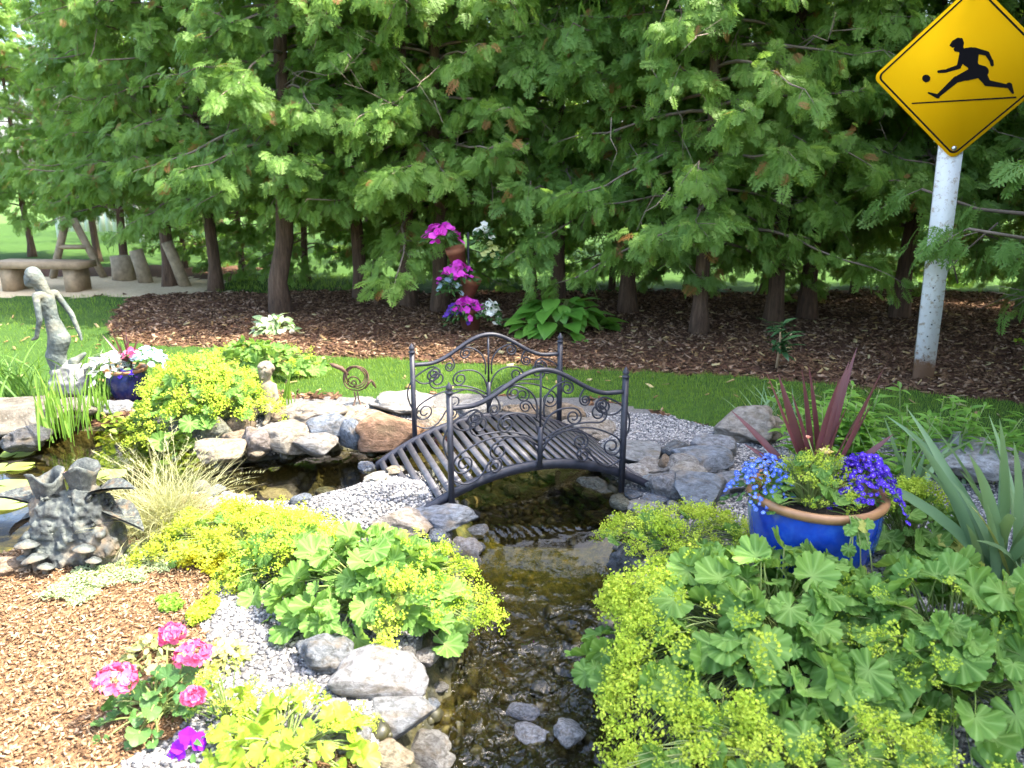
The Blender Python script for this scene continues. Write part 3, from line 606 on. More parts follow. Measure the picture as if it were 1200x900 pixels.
# ------------------------------------------------------------------ rocks, one by one
ROCK = rock_mat(); WETROCK = rock_mat("wet_rock", True)
TAN, GRY, BLU, CRM, ORA, DRK, WHT, GRN = (.36, .28, .20), (.30, .29, .28), (.24, .275, .33), (.42, .36, .27), (.38, .23, .15), (.075, .075, .075), (.5, .49, .47), (.27, .28, .22)
SMALL = {}
def rock(px, py, w, h, col, label, ang=4, wet=False, name="rock", group="rocks edging the stream", cat="rock", z=None, lift=0.0, seed=None, dz=0.9):
    p = on(px, py + h * .38) if z is None else G(px, py + h * .38, z)
    k = depth_of(p) / FPX; el = math.atan2(CAM_H - p[2], p[1]); W = w * k * (1.22 if (250 < px < 545 and py < 545) or 640 < px < 900 and py < 620 else 1.08); D = W * dz; Hh = max(.42 * W * (h / w) ** .5, (h * k - .75 * D * math.sin(el)) / math.cos(el))
    s = seed if seed is not None else int(px * 31 + py * 17) % 9973
    if w < 30:                                        # small ones share six shapes
        key = (s % 6); 
        if key not in SMALL:
            b = MB(); b.add(*ico(3, 300 + key, .16, 2)[:2]); SMALL[key] = b.mesh("pebble", True); SMALL[key].materials.append(ROCK)
        o = bpy.data.objects.new(name, SMALL[key])
    else:
        b = MB(); b.add(*ico(4, s, .20 if ang < 7 else .12, ang)[:2]); me = b.mesh(name, True); me.materials.append(WETROCK if wet else ROCK); o = bpy.data.objects.new(name, me)
    COL.objects.link(o); o.color = (*[c * .8 for c in col], 1)
    o.scale = (W * 1.04, D, Hh * (1.75 if 770 < px < 900 else 1.35)); o.rotation_euler = (0, 0, random.uniform(-.25, .25)) if w >= 30 else (0, 0, random.uniform(0, 6.28))
    o.location = (p[0], p[1] + .25 * D, p[2] + Hh * (.62 if 770 < px < 900 else .36) + lift)
    return tag(o, label, cat, group)
for a in [
 (253, 502, 34, 32, GRN, "mossy grey-green rock under the yellow flowers at the back of the pond"), (281, 497, 26, 24, TAN, "small tan rock below the cherub's feet"),
 (277, 514, 30, 18, TAN, "flat tan rock in front of the mossy one at the pond's back edge"), (256, 531, 58, 36, CRM, "cream rounded rock at the corner where the pond narrows into the channel"),
 (302, 517, 42, 38, (.30, .26, .24), "brownish grey rock between the cream rock and the big upright one"), (338, 509, 54, 48, (.40, .36, .30), "big upright pale tan rock at the middle of the back bank", 8),
 (366, 482, 58, 28, (.42, .37, .31), "long flat-topped tan rock beside the cherub"), (383, 505, 46, 42, BLU, "blue-grey angular rock left of the wire bird", 8),
 (364, 524, 50, 26, GRY, "low pointed grey rock at the water below the upright tan one", 7), (410, 511, 24, 34, BLU, "narrow blue-grey stone below the wire bird"),
 (454, 505, 74, 60, ORA, "large orange-brown rock at the left of the bridge's rear post", 9), (328, 486, 34, 18, TAN, "tan rock under the cherub"), (296, 530, 24, 15, CRM, "small cream stone at the waterline in front of the brownish rock"),
 (470, 478, 66, 24, (.45, .43, .40), "flat pale slab behind the orange-brown rock"), (510, 490, 40, 30, CRM, "pale tan boulder behind the bridge's left railing"), (420, 481, 50, 16, (.40, .40, .38), "flat grey slab carrying the wire bird"),
 (560, 482, 60, 20, (.38, .37, .36), "low grey rock seen through the rear railing"), (610, 480, 40, 18, TAN, "low tan rock seen through the front railing's scrolls"), (655, 485, 44, 22, TAN, "tan rock at the rear right post of the bridge"),
 (688, 503, 48, 30, (.42, .38, .33), "rounded tan rock behind the bridge's right end"), (746, 533, 62, 28, (.30, .31, .31), "grey slab right of the bridge's rear corner", 8), (648, 554, 48, 20, GRY, "dark flat rock under the bridge arch", 4, True),
 (680, 560, 56, 30, (.20, .20, .19), "wet grey rock under the right end of the bridge", 6, True), (705, 574, 44, 34, (.22, .24, .22), "rounded green-grey rock in front of the bridge's right end", 2), (742, 555, 32, 18, WHT, "smooth whitish stone beside the bridge's right foot", 1),
 (761, 566, 26, 22, (.30, .34, .37), "round bluish stone right of the bridge's foot"), (757, 596, 38, 28, (.38, .39, .38), "pale grey round rock at the right bank below the bridge", 3), (731, 588, 28, 22, GRN, "green-grey small rock between the round ones at the right bank"),
 (709, 604, 34, 22, DRK, "small black wet rock at the stream's right edge", 5, True), (796, 531, 44, 28, (.17, .18, .19), "dark slate rock left of the layered slabs on the right bank", 8), (824, 546, 66, 28, (.27, .30, .34), "layered blue-grey slate slab on the right bank", 9),
 (812, 564, 52, 20, (.44, .41, .36), "pale beige slab beneath the layered slate"), (824, 584, 78, 34, (.22, .25, .29), "big tilted blue slate left of the blue pot", 9), (786, 574, 34, 32, (.30, .30, .31), "upright grey rock between the round stones and the slate"),
 (838, 528, 44, 24, (.33, .34, .36), "grey slab lying on top of the layered slate heap", 8), (800, 552, 40, 24, (.36, .34, .31), "warm grey block in the middle of the slate heap", 8), (850, 570, 46, 26, (.27, .28, .30), "dark grey block at the right end of the slate heap", 8), (765, 545, 34, 22, (.40, .37, .33), "beige stone at the left end of the slate heap", 5),
 (430, 490, 44, 24, (.45, .37, .28), "warm beige boulder right behind the wire bird's slab"), (395, 486, 40, 22, (.46, .40, .31), "warm tan boulder left of the wire bird's slab"), (482, 505, 36, 30, (.44, .35, .27), "warm brown boulder between the orange-brown rock and the bridge"),
 (880, 503, 66, 40, (.38, .34, .29), "large tan boulder behind the blue pot's light blue flowers", 2), (1148, 550, 96, 56, (.50, .50, .50), "big pale grey boulder behind the iris at the right edge", 2, False, "rock", "rocks edging the stream", "rock", None, .07),
 (470, 613, 76, 46, (.36, .32, .29), "wide tan-grey boulder at the bridge's left foot", 3), (521, 607, 64, 38, (.27, .30, .36), "long bluish rock left of the stream below the bridge", 4), (560, 621, 26, 22, (.42, .44, .47), "pale bluish stone at the left edge of the small fall", 3),
 (541, 649, 44, 38, (.36, .35, .36), "rounded grey rock at the left bank just above the flowers", 2), (512, 629, 24, 20, BLU, "small blue stone between the long bluish rock and the round grey one"), (551, 588, 26, 16, CRM, "small pale stone under the bridge's left post"),
 (553, 603, 20, 14, DRK, "small dark stone under the bridge's left end"), (446, 640, 40, 24, GRY, "grey rock half hidden behind the lobed leaves"), (379, 768, 58, 50, (.27, .29, .31), "rounded dark grey rock at the top of the bottom-left stones", 2),
 (442, 795, 104, 74, (.36, .36, .37), "large angular grey boulder at the lower left of the stream", 9), (458, 846, 92, 50, (.31, .32, .33), "broad grey rock below the large angular boulder", 7), (497, 880, 62, 48, (.37, .36, .34), "rounded speckled rock at the bottom edge left of the stream", 2),
 (410, 868, 44, 36, (.34, .35, .36), "grey rock half under the yellow-green leaves at the bottom"), (448, 893, 56, 30, (.42, .36, .26), "tan rock at the very bottom left of the speckled one"), (488, 790, 22, 18, (.32, .36, .42), "small bluish stone at the stream's left edge"),
 (502, 768, 30, 24, (.42, .40, .39), "pale stone under the hanging yellow-green flowers", 3), (740, 656, 40, 40, (.17, .18, .20), "dark round rock at the stream's right edge by the flowers", 1), (774, 641, 30, 26, (.38, .38, .37), "grey rock half buried in yellow flowers on the right bank"),
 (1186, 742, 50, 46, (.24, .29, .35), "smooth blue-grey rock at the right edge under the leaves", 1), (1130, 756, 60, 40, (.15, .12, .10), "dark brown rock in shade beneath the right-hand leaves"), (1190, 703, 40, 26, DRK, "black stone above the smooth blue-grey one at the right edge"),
 (25, 511, 46, 32, (.10, .10, .105), "dark rounded rock standing in the left pond", 2, True), (100, 472, 40, 20, (.40, .40, .40), "grey stone at the foot of the mermaid statue"), (128, 478, 40, 20, (.34, .36, .40), "bluish stone between the statue and the small blue pot"),
 (8, 662, 50, 30, (.45, .34, .24), "tan rock at the left edge beside the stump sculpture"), (322, 577, 44, 24, WHT, "white sunlit rock at the front edge of the channel"), (272, 590, 40, 22, (.56, .53, .47), "sunlit cream rock right of the fine-leaved grass"),
 (468, 552, 30, 16, CRM, "small sunlit rock at the bridge's rear left foot"), (440, 560, 34, 16, (.58, .56, .50), "flat sunlit stone at the channel's front edge"), (400, 640, 34, 18, BLU, "bluish stone among the gravel behind the lobed leaves")]: rock(*a)
for a in [(668, 858, 32, 32, (.55, .55, .56), "whitish smooth stone standing out of the stream near the bottom", 1), (623, 862, 38, 17, (.42, .43, .46), "flat pale grey stone in the stream left of the whitish one", 3),
          (614, 838, 34, 16, (.28, .30, .35), "bluish wet stone in the stream above the flat pale one", 3, True)]: rock(*a, group="stones lying in the stream", z=-.22)
# a loose fringe of fist-sized stones along the water
FR = [(x, y) for x, y in ((600, 575), (655, 575), (745, 580), (770, 585), (722, 612), (735, 622), (775, 600), (790, 596), (560, 640), (574, 628), (545, 668), (530, 690), (515, 805), (505, 825), (478, 765), (395, 800), (725, 640), (765, 615),
      (695, 590), (850, 560), (845, 580), (780, 548), (765, 545), (410, 560), (380, 575), (352, 585), (430, 548), (250, 575), (235, 570), (500, 555), (1105, 790), (1160, 800), (1180, 770), (700, 545), (725, 548), (470, 640), (495, 640))]
for i, (x, y) in enumerate(FR):
    rock(x, y, random.uniform(14, 25), random.uniform(11, 18), random.choice([GRY, BLU, TAN, (.36, .36, .36), GRN, (.18, .18, .18)]), "small fist-sized stone in the loose fringe along the water", name="pebble", group="small stones along the water", cat="stone")
def slab(px, py, w, d, h, label, rz):
    p = on(px, py); b = MB(); V, F, _ = ico(4, int(px) + 3, .12, 9); V = V * np.array((1, 1, .8)); V[:, 2] = np.clip(V[:, 2], -.2, .2); V *= np.array((w, d, h / .4)); V[:, 2] += .012 * np.sin(V[:, 2] * 160)
    b.add(V, F); o = b.build("stone_slab", ROCK, smooth=True); o.color = (.17, .155, .13, 1); o.location = (p[0], p[1], p[2] + h * .4); o.rotation_euler = (0, 0, rz); tag(o, label, "rock", "flat slabs by the left pond")
slab(12, 497, 1.0, .5, .15, "broad layered pale slab at the left pond's back edge", .1); slab(78, 490, .6, .35, .12, "smaller pale slab under the mermaid statue", -.2)

# ------------------------------------------------------------------ plants
def palmate(lobes=9, notch=R(24), pleat=.05, cup=.12, teeth=.05, seed=0):
    r = np.random.default_rng(seed); na = lobes * 6 + 1; th = np.linspace(-math.pi + notch, math.pi - notch, na); ph = np.linspace(0, lobes, na)
    lob = np.abs(np.sin(math.pi * ph)) ** .55; ro = 0.5 * (.85 + .15 * lob + teeth * (np.arange(na) % 2 - .5)); ro *= .92 + .1 * np.cos(th)
    V, g = [(0, 0, 0)], [1.]
    for f in (.45, .8, 1.0):
        rr = ro * f if f == 1 else .5 * .88 * f * (1 + 0 * ro); z = cup * f * f + pleat * f * np.where(np.abs(ph % 1) < .09, -.9, .5) + f * f * .055 * np.sin(2 * th + 1.3 * seed) + f ** 3 * .04 * np.sin(5 * th + seed) - .10 * f ** 3 * (1 + np.cos(2 * th))
        for k in range(na): V.append((rr[k] * math.sin(th[k]), rr[k] * math.cos(th[k]) + .04, z[k])); g.append(1.0 if k % 6 == 3 else 0.0)
    F3 = [(0, 1 + k, 2 + k) for k in range(na - 1)]; F4 = [(1 + i * na + k, 1 + (i + 1) * na + k, 2 + (i + 1) * na + k, 2 + i * na + k) for i in range(2) for k in range(na - 1)]
    return np.array(V), [np.array(F3)[:, ::-1], np.array(F4)[:, ::-1]], np.array(g)
PALM = [palmate(9, R(10), .045, .0 + .055 * s, .06, s) for s in range(6)]
ROUND = [palmate(7, R(14), .03, .16, .02, 5 + s) for s in range(2)]
def ovate(wd=.5, droop=.25, fold=.12, n=6):
    V, g = [], []
    for i in range(n + 1):
        t = i / n; w = wd * .5 * math.sin(math.pi * min(1, t ** .75 * .97 + .015)); z = .12 * t - droop * t * t
        V += [(-w, t, z + fold * w * 2), (-w * .5, t, z + fold * w * .8 + .01), (0, t, z), (w * .5, t, z + fold * w * .8 + .01), (w, t, z + fold * w * 2)]; g += [t] * 5
    F = [(i * 5 + j, i * 5 + j + 1, (i + 1) * 5 + j + 1, (i + 1) * 5 + j) for i in range(n) for j in range(4)]
    return np.array(V), [np.array(F)], np.array(g)
def petals(n=5, wd=.42, lift=.18, notch=0.0):
    V, F, g = [], [], []
    for i in range(n):
        a = 2 * math.pi * i / n; c, s = math.cos(a), math.sin(a); P = [(0, 0, 0), (.28, wd * .36, lift * .4), (.5, wd * .42, lift), (.5 - notch, 0, lift), (.5, -wd * .42, lift), (.28, -wd * .36, lift * .4)]
        k = len(V); V += [(x * c - y * s, x * s + y * c, z) for x, y, z in P]; g += [0, .5, 1, 1, 1, .5]; F += [(k, k + 5, k + 4, k + 3), (k, k + 3, k + 2, k + 1)]
    return np.array(V), [np.array(F)], np.array(g)
def panicle(seed, n=64):
    r = np.random.default_rng(seed); c = r.normal(size=(9, 3)); c = unit(c) * r.uniform(.15, .42, (9, 1)); c[:, 2] = np.abs(c[:, 2]) * .9 + .05
    k = r.integers(0, 9, n); P = c[k] + r.normal(0, .10, (n, 3)); b = MB(); M = frames(r.normal(size=(n, 3)), unit(P) * .6 + np.array((0, 0, .8)) + r.normal(0, .35, (n, 3)))
    b.inst(petals(5, .6, .12), M * r.uniform(.060, .095, n)[:, None, None], P, r.random(n)); V = np.concatenate(b.V); F = [np.concatenate(b.F[4])]
    return V, F, np.concatenate(b.Gd)
PAN = [panicle(s) for s in range(4)]
M_MANT = leaf_mat("mantle_leaf", (0.085, 0.19, 0.034), (0.18, 0.33, 0.068), (0.28, 0.42, 0.13), .55, .38, .6, .2, odd=(.34, .36, .09), oddp=.985, tcol=(.36, .55, .06))
M_LIME = leaf_mat("lime_leaf", (0.20, 0.34, 0.03), (0.34, 0.46, 0.05), trans=.4, tcol=(.5, .6, .04))
M_FROTH = leaf_mat("mantle_flower", (0.32, 0.46, 0.04), (0.54, 0.62, 0.09), trans=.35, tcol=(.65, .75, .07), spec=.1)
M_GOLD = leaf_mat("gold_flower", (0.55, 0.50, 0.02), (0.80, 0.70, 0.04), trans=.35, tcol=(.85, .75, .05), spec=.1)
M_STEM = leaf_mat("green_stem", (0.16, 0.24, 0.06), (0.30, 0.34, 0.12), trans=.1)
def dome(n, Rx, Ry, H, r, phi=None, rho=.5, zmin=.35):
    ph = r.uniform(0, 2 * math.pi, n) if phi is None else r.uniform(R(phi[0]), R(phi[1]), n); q = r.random(n) ** rho; s0, s1 = r.uniform(0, 6, 2); q = q * (1 + .16 * np.sin(3 * ph + s0) + .12 * np.sin(5 * ph + s1))
    return ph, q, np.stack((Rx * q * np.cos(ph), Ry * q * np.sin(ph), H * (1 - .8 * q ** 2.2) * (zmin + (1 - zmin) * r.random(n) ** .5)), 1)
def stems(b, roots, tops, rad, r, n=6, lift=.35):
    for a, c in zip(roots, tops):
        t = np.linspace(0, 1, n)[:, None]; m = (a + c) / 2 + np.array((0, 0, np.linalg.norm(c - a) * lift * r.uniform(.5, 1)));  tube(b, a * (1 - t) ** 2 + 2 * m * t * (1 - t) + c * t * t, rad, 4, r.random(), False)
def mantle(px, py, Rx, Ry, H, nl, ls, npn, ps, label, seed, phi=None, protos=None, lm=None, fm=None, name="ladys_mantle", cat="plant", group="lady's mantle clumps by the stream", loc=None, frho=.35, fz=.5, fk=1.08, extra=()):
    r = np.random.default_rng(seed); p = on(px, py) if loc is None else np.array(loc); t = thing(name, label, cat, p, 0, group); b, st, fl = MB(), MB(), MB(); protos = protos or PALM
    if nl:
        ph, q, P = dome(nl, Rx, Ry, H, r); out = np.stack((np.cos(ph), np.sin(ph), 0 * ph), 1)
        nr = out * (q * .75)[:, None] + np.array((-.05, -.18, .85)) + r.normal(0, .36, (nl, 3)); d = out + r.normal(0, .5, (nl, 3)) + np.array((0, 0, -.25)); S = ls * r.uniform(.4, 1.25, nl)
        M = frames(d, nr) * S[:, None, None]; rd = r.random(nl); k = len(protos)
        for i in range(k): b.inst(protos[i], M[i::k], P[i::k], rd[i::k])
        b.build("leaves", lm or M_MANT, t, True)
        roots = np.stack((r.normal(0, .1 * Rx, nl), r.normal(0, .1 * Ry, nl), 0 * ph), 1); stems(st, roots[:nl], P, .0028, r)
    if npn:
        ph, q, P = dome(npn, Rx * fk, Ry * fk, H, r, phi, frho, fz); P[:, 2] = P[:, 2] * 1.05 + .02
        for (ex, ey, ez, er, en) in extra: P = np.concatenate((P, np.array((ex, ey, ez)) - p + r.normal(0, er, (en, 3))))
        m = len(P); M = frames(r.normal(size=(m, 3)), unit(P * np.array((.6, .6, 0))) * .5 + np.array((0, 0, 1)) + r.normal(0, .3, (m, 3))) * (ps * r.uniform(.6, 1.25, m))[:, None, None]; rd = r.random(m)
        for i in range(4): fl.inst(PAN[i], M[i::4], P[i::4], np.clip(rd[i::4], 0, 1))
        n0 = len(fl.R); fl.R = [np.clip(x + r.normal(0, .22, len(x)), 0, 1) for x in fl.R]
        fl.build("flowers", fm or M_FROTH, t)
        roots = P * np.array((.15, .15, .0)); stems(st, roots[:min(m, 90)], P[:90], .0016, r)
    if st.n: st.build("stems", M_STEM, t, True)
    return t
mantle(905, 775, .54, .48, .36, 330, .135, 230, .105, "largest lady's mantle in front of the blue pot, yellow flowers spilling into the stream", 1, (138, 250), frho=.16, fz=.2, fk=1.12)
mantle(1110, 800, .48, .42, .40, 210, .14, 60, .085, "lady's mantle with big soft leaves at the bottom right corner", 2, (150, 330), frho=.3)
mantle(1065, 655, .30, .26, .30, 80, .125, 130, .09, "lady's mantle flowering between the blue pot and the iris", 3, (30, 200), frho=.6, fz=.75)
mantle(800, 645, .34, .22, .17, 40, .09, 170, .085, "low yellow flowering lady's mantle among the stones left of the blue pot", 4, frho=.55, fz=.3)
mantle(940, 905, .40, .14, .16, 34, .11, 90, .085, "low lady's mantle in full flower at the bottom edge", 5, (140, 400), frho=.4, fz=.4)
mantle(432, 715, .34, .30, .30, 170, .125, 95, .085, "pale green lady's mantle on the left bank, flowers hanging over the water", 6, (-75, 40), frho=.2, fz=.15, fk=1.25)
mantle(345, 680, .27, .22, .24, 50, .10, 110, .085, "looser flowering lady's mantle between the sunlit yellow mass and the pale green one", 7, frho=.5)
mantle(300, 650, .42, .26, .17, 70, .07, 200, .095, "airy mass of yellow lady's mantle flowers in full sun left of the channel gravel", 8, frho=.6, fz=.25, fm=leaf_mat("sunlit_flower", (0.32, 0.42, 0.04), (0.52, 0.56, 0.08), trans=.35, tcol=(.75, .75, .05), spec=.1))
mantle(335, 890, .23, .20, .16, 70, .085, 26, .06, "bright lime leafy clump at the bottom left below the geranium", 9, protos=ROUND, lm=M_LIME)
mantle(270, 845, .12, .10, .17, 16, .06, 24, .05, "thin lime sprig with small yellow flowers beside the geranium", 10, protos=ROUND, lm=M_LIME)
mantle(243, 497, .42, .32, .44, 150, .12, 210, .11, "flowering lady's mantle at the back of the left pond beside the small pot", 11, (150, 400), frho=.5, fz=.3)
mantle(300, 440, .55, .35, .28, 120, .13, 20, .09, "low leafy clump on the lawn edge behind the cherub", 12, frho=.5)

def field(name, label, cat, poly, n, size, mat, hgt=.02, protos=None, kind=None, group=None, tilt=.5):
    pl = np.array([on(x, y)[:2] for x, y in poly]); lo, hi = pl.min(0), pl.max(0); X, Y = rng.uniform(lo[0], hi[0], n), rng.uniform(lo[1], hi[1], n); e = (vnoise(X, Y, 14, 12) - .5) * .1
    k = sdf(pl, X, Y) + e < 0; X, Y = X[k], Y[k]; n = len(X); Z = gzv(X, Y); b = MB(); hh = vnoise(X, Y, 18, 13) * hgt
    P = np.stack((X, Y, Z + hh * rng.random(n) ** .4 + .004), 1); pr = protos or [ovate(.6, .2)]
    M = frames(rng.normal(size=(n, 3)) * np.array((1, 1, .3)), np.array((0, 0, 1.)) + rng.normal(0, tilt, (n, 3))) * rng.uniform(.6, 1.3, n)[:, None, None] * size; rd = rng.random(n)
    for i in range(len(pr)): b.inst(pr[i], M[i::len(pr)], P[i::len(pr)], rd[i::len(pr)])
    return tag(b.build(name, mat), label, cat, group, kind)
M_THYME = leaf_mat("thyme", (0.20, 0.27, 0.13), (0.38, 0.44, 0.24), trans=.2)
field("thyme", None, None, [(55, 700), (80, 672), (140, 650), (205, 622), (228, 640), (190, 668), (130, 690), (90, 712)], 16000, .012, M_THYME, .03, kind="stuff")
field("sedum", "low bright golden sedum mat in full sun beside the tan mulch", "plant", [(205, 655), (225, 625), (262, 600), (330, 606), (320, 650), (270, 690), (228, 672)], 9000, .018, leaf_mat("gold_sedum", (0.42, 0.42, 0.02), (0.62, 0.58, 0.04), trans=.3, tcol=(.8, .75, .05)), .09)
M_MOSS = leaf_mat("moss_green", (0.10, 0.22, 0.02), (0.22, 0.36, 0.04), trans=.3)
field("moss_cushion", "bright green mossy cushion at the edge of the tan mulch", "plant", [(184, 708), (205, 694), (222, 700), (215, 716), (196, 720)], 5000, .012, M_MOSS, .05)
field("moss_cushion", "lime green mossy cushion just above the geranium flowers", "plant", [(212, 724), (232, 705), (248, 712), (240, 735), (220, 742)], 5000, .012, leaf_mat("lime_moss", (0.22, 0.32, 0.02), (0.36, 0.45, 0.04), trans=.3), .05)

def blade_plant(name, label, cat, loc, n, L, W, lean, curl, mat, seed, spread=.06, az=None, segs=8, fold=.18, part="leaves", group=None, tipp=2.0, basew=.6):
    r = np.random.default_rng(seed); t = thing(name, label, cat, loc, 0, group); b = MB()
    a = r.uniform(0, 6.28, n) if az is None else R(1) * r.uniform(az[0], az[1], n)
    base = np.stack((r.normal(0, spread, n), r.normal(0, spread, n), np.zeros(n) - .01), 1)
    blades(b, base, a, r.uniform(*L, n), r.uniform(*W, n), r.uniform(*lean, n), r.uniform(*curl, n), segs, fold, tipp, basew, r.random(n), r.uniform(-1.2, 1.2, n)); b.build(part, mat, t, True); return t
M_IRIS = leaf_mat("iris_leaf", (0.10, 0.20, 0.10), (0.19, 0.31, 0.16), (0.26, 0.34, 0.13), .4, .25, .45, .4, odd=(.40, .36, .09), oddp=.975)
M_REED = leaf_mat("reed_leaf", (0.09, 0.20, 0.03), (0.19, 0.34, 0.05), (.25, .40, .08), .5, .35)
M_DLILY = leaf_mat("daylily_leaf", (0.06, 0.15, 0.03), (0.14, 0.27, 0.05), trans=.35)
blade_plant("iris", "iris with broad blue-green sword leaves at the right edge, one yellowing", "plant", on(1172, 690), 26, (.50, .86), (.036, .052), (.1, .6), (.3, 1.1), M_IRIS, 21, .05, az=(75, 285), group="irises by the stream", tipp=3)
blade_plant("iris", "iris fan of blue-green leaves right behind the blue pot", "plant", on(1065, 588), 13, (.30, .52), (.026, .036), (.05, .5), (0, .5), M_IRIS, 22, .06, group="irises by the stream", tipp=3)
blade_plant("iris", "low iris leaves beside the pale boulder behind the pot", "plant", on(1120, 560), 9, (.25, .42), (.020, .03), (.2, .8), (0, .7), M_IRIS, 23, .08, group="irises by the stream", tipp=3)
blade_plant("pond_reed", "upright bright green reeds standing in the left pond", "plant", on(80, 508), 52, (.26, .46), (.012, .020), (0, .28), (0, .25), M_REED, 24, .10, group=None, tipp=3)
blade_plant("pond_reed", "few short reeds at the pond edge below the small blue pot", "plant", on(117, 490), 16, (.2, .36), (.012, .018), (0, .3), (0, .3), M_REED, 25, .05, tipp=3)
blade_plant("daylily", "arching daylily clump on the lawn at the left edge", "plant", on(18, 465), 60, (.35, .6), (.012, .02), (.1, .5), (.5, 1.5), M_DLILY, 26, .12, group="daylilies behind the pond")
blade_plant("daylily", "arching daylily clump between the mermaid statue and the small blue pot", "plant", on(118, 462), 55, (.3, .52), (.012, .02), (.1, .5), (.4, 1.4), M_DLILY, 27, .12, group="daylilies behind the pond")
blade_plant("iris", "short green iris leaves next to the cherub", "plant", on(334, 480), 8, (.2, .34), (.018, .026), (0, .35), (0, .2), M_REED, 28, .03, tipp=3, group="irises by the stream")
blade_plant("iris", "thin grassy leaves behind the tan boulder left of the red spiky plant", "plant", on(905, 500), 26, (.2, .45), (.010, .018), (.2, .9), (.1, .9), M_IRIS, 29, .07, group="irises by the stream")
# fine-leaved grass with feathery heads
M_STRAW = leaf_mat("straw_grass", (0.18, 0.22, 0.09), (0.36, 0.37, 0.19), (0.46, 0.42, 0.25), .6, .35)
g_ = blade_plant("feather_grass", "tuft of pale fine-leaved grass with feathery heads arching over the pond edge", "plant", on(192, 622), 900, (.22, .46), (.0024, .0042), (.05, .85), (.5, 1.7), M_STRAW, 30, .07, fold=0, segs=7)
r_ = np.random.default_rng(5); b = MB(); n = 46
azs = r_.uniform(-60, 190, n) * R(1); Ls, ln, cu = r_.uniform(.36, .56, n), r_.uniform(.1, .7, n), r_.uniform(.5, 1.25, n)
base = np.stack((r_.normal(0, .05, n), r_.normal(0, .05, n), 0 * azs), 1); blades(b, base, azs, Ls, np.full(n, .0028), ln, cu, 8, 0, 2, 1, r_.random(n) * .3 + .7)
for i in range(n):
    tt = np.linspace(.74, 1, 12); th = ln[i] + cu[i] * np.linspace(0, 1, 60); xx = np.cumsum(np.sin(th)) * Ls[i] / 60; zz = np.cumsum(np.cos(th)) * Ls[i] / 60
    X, Z = np.interp(tt, np.linspace(0, 1, 60), xx), np.interp(tt, np.linspace(0, 1, 60), zz); k = 30; j = r_.integers(0, 12, k)
    P = base[i] + np.stack((X[j] * math.cos(azs[i]), X[j] * math.sin(azs[i]), Z[j]), 1); blades(b, P, azs[i] + r_.normal(0, .9, k), r_.uniform(.012, .026, k), np.full(k, .002), np.full(k, .9), np.full(k, .5), 2, 0, 2, 1, r_.random(k) * .4 + .6)
b.build("seed_heads", M_STRAW, g_)

# ------------------------------------------------------------------ big blue pot and its plants
glz = NT("blue_glaze"); gn = glz.noise(11, 5, .6); glz.set(Base_Color=glz.ramp(gn, [(.3, (0.004, 0.022, 0.20)), (.6, (0.008, 0.05, 0.38)), (.85, (0.03, 0.12, 0.5))]), Roughness=.14, Specular_IOR_Level=.6, Coat_Weight=.5)
rimm = plain("worn_glaze_rim", (0.26, 0.135, 0.06), .45, 0, .35, 14); soil_m = plain("potting_soil", (.03, .02, .014), .95, 0, .4, 60, .5)
PP = on(943, 690)
def pot(name, label, loc, r, h, rim=.028, mat=glz.m, rmat=rimm, group=None, cat="flower pot"):
    t = thing(name, label, cat, loc, 0, group); b = MB()
    lathe(b, [(.001, 0), (.62 * r, 0), (.66 * r, .01), (.80 * r, h * .25), (.95 * r, h * .55), (1.0 * r, h * .78), (.97 * r, h - rim * 1.3)], n=48); b.build("body", mat, t, True)
    b = MB(); q = rim; lathe(b, [(.94 * r, h - 1.35 * q), (1.02 * r, h - 1.2 * q), (1.055 * r, h - .75 * q), (1.06 * r, h - .35 * q), (1.03 * r, h), (.97 * r, h), (.92 * r, h - .3 * q), (.90 * r, h - 2.2 * q)], n=48); b.build("rim", rmat, t, True)
    b = MB(); lathe(b, [(.905 * r, h - 2.0 * q), (.5 * r, h - 1.4 * q), (.001, h - 1.2 * q)], n=24); b.build("soil", soil_m, t, True); return t
pot("planter", "large glazed cobalt blue planter with a worn brown rim", PP, .245, .43)
PT = PP + np.array((0, 0, .38))
M_CORD = leaf_mat("red_spike_leaf", (0.075, 0.022, 0.028), (0.17, 0.055, 0.055), (0.12, .05, .06), .4, .25, .4, .5, tcol=(.35, .08, .06))
t = thing("cordyline", "dark red spiky cordyline rising from the big blue planter", "plant", PT + np.array((.0, .02, 0)))
b = MB(); sp = [(-62, .58, .55), (-42, .52, .38), (-10, .54, .16), (5, .50, .03), (12, .60, .15), (48, .60, .50), (55, .55, .56), (70, .48, .95), (-75, .46, .85), (-30, .46, .25), (20, .40, .3), (-55, .36, 1.1), (62, .36, .85), (8, .56, .08), (-8, .52, .12)]
az_ = np.array([0.25 if a > 0 else math.pi - .25 for a, _, _ in sp]) + rng.normal(0, .25, len(sp)); n = len(sp)
blades(b, rng.normal(0, .02, (n, 3)) * np.array((1, 1, 0)), az_, np.array([s[1] for s in sp]), rng.uniform(.032, .044, n), np.array([abs(s[2]) * .8 for s in sp]), rng.uniform(0, .25, n), 8, .2, 3.5, .55, tw=rng.choice([-1, 1], n) * rng.uniform(.6, 1.5, n)); b.build("leaves", M_CORD, t, True)
def flower_mat(name, a, b_, eye=None, trans=.3):
    m = NT(name); c = m.mix(m.attr("rnd"), a, b_)
    if eye: c = m.mix(m.ramp(m.attr("grad"), [(.0, 1.), (.34, 0.)]), c, eye)
    m.set(Base_Color=c, Roughness=.6, Specular_IOR_Level=.15); tr = m.n("BsdfTranslucent", {"Color": c}); mx = m.n("MixShader", {0: trans, 1: m.p.outputs[0], 2: tr.outputs[0]}); m.link(mx.outputs[0], m.out.inputs["Surface"]); return m.m
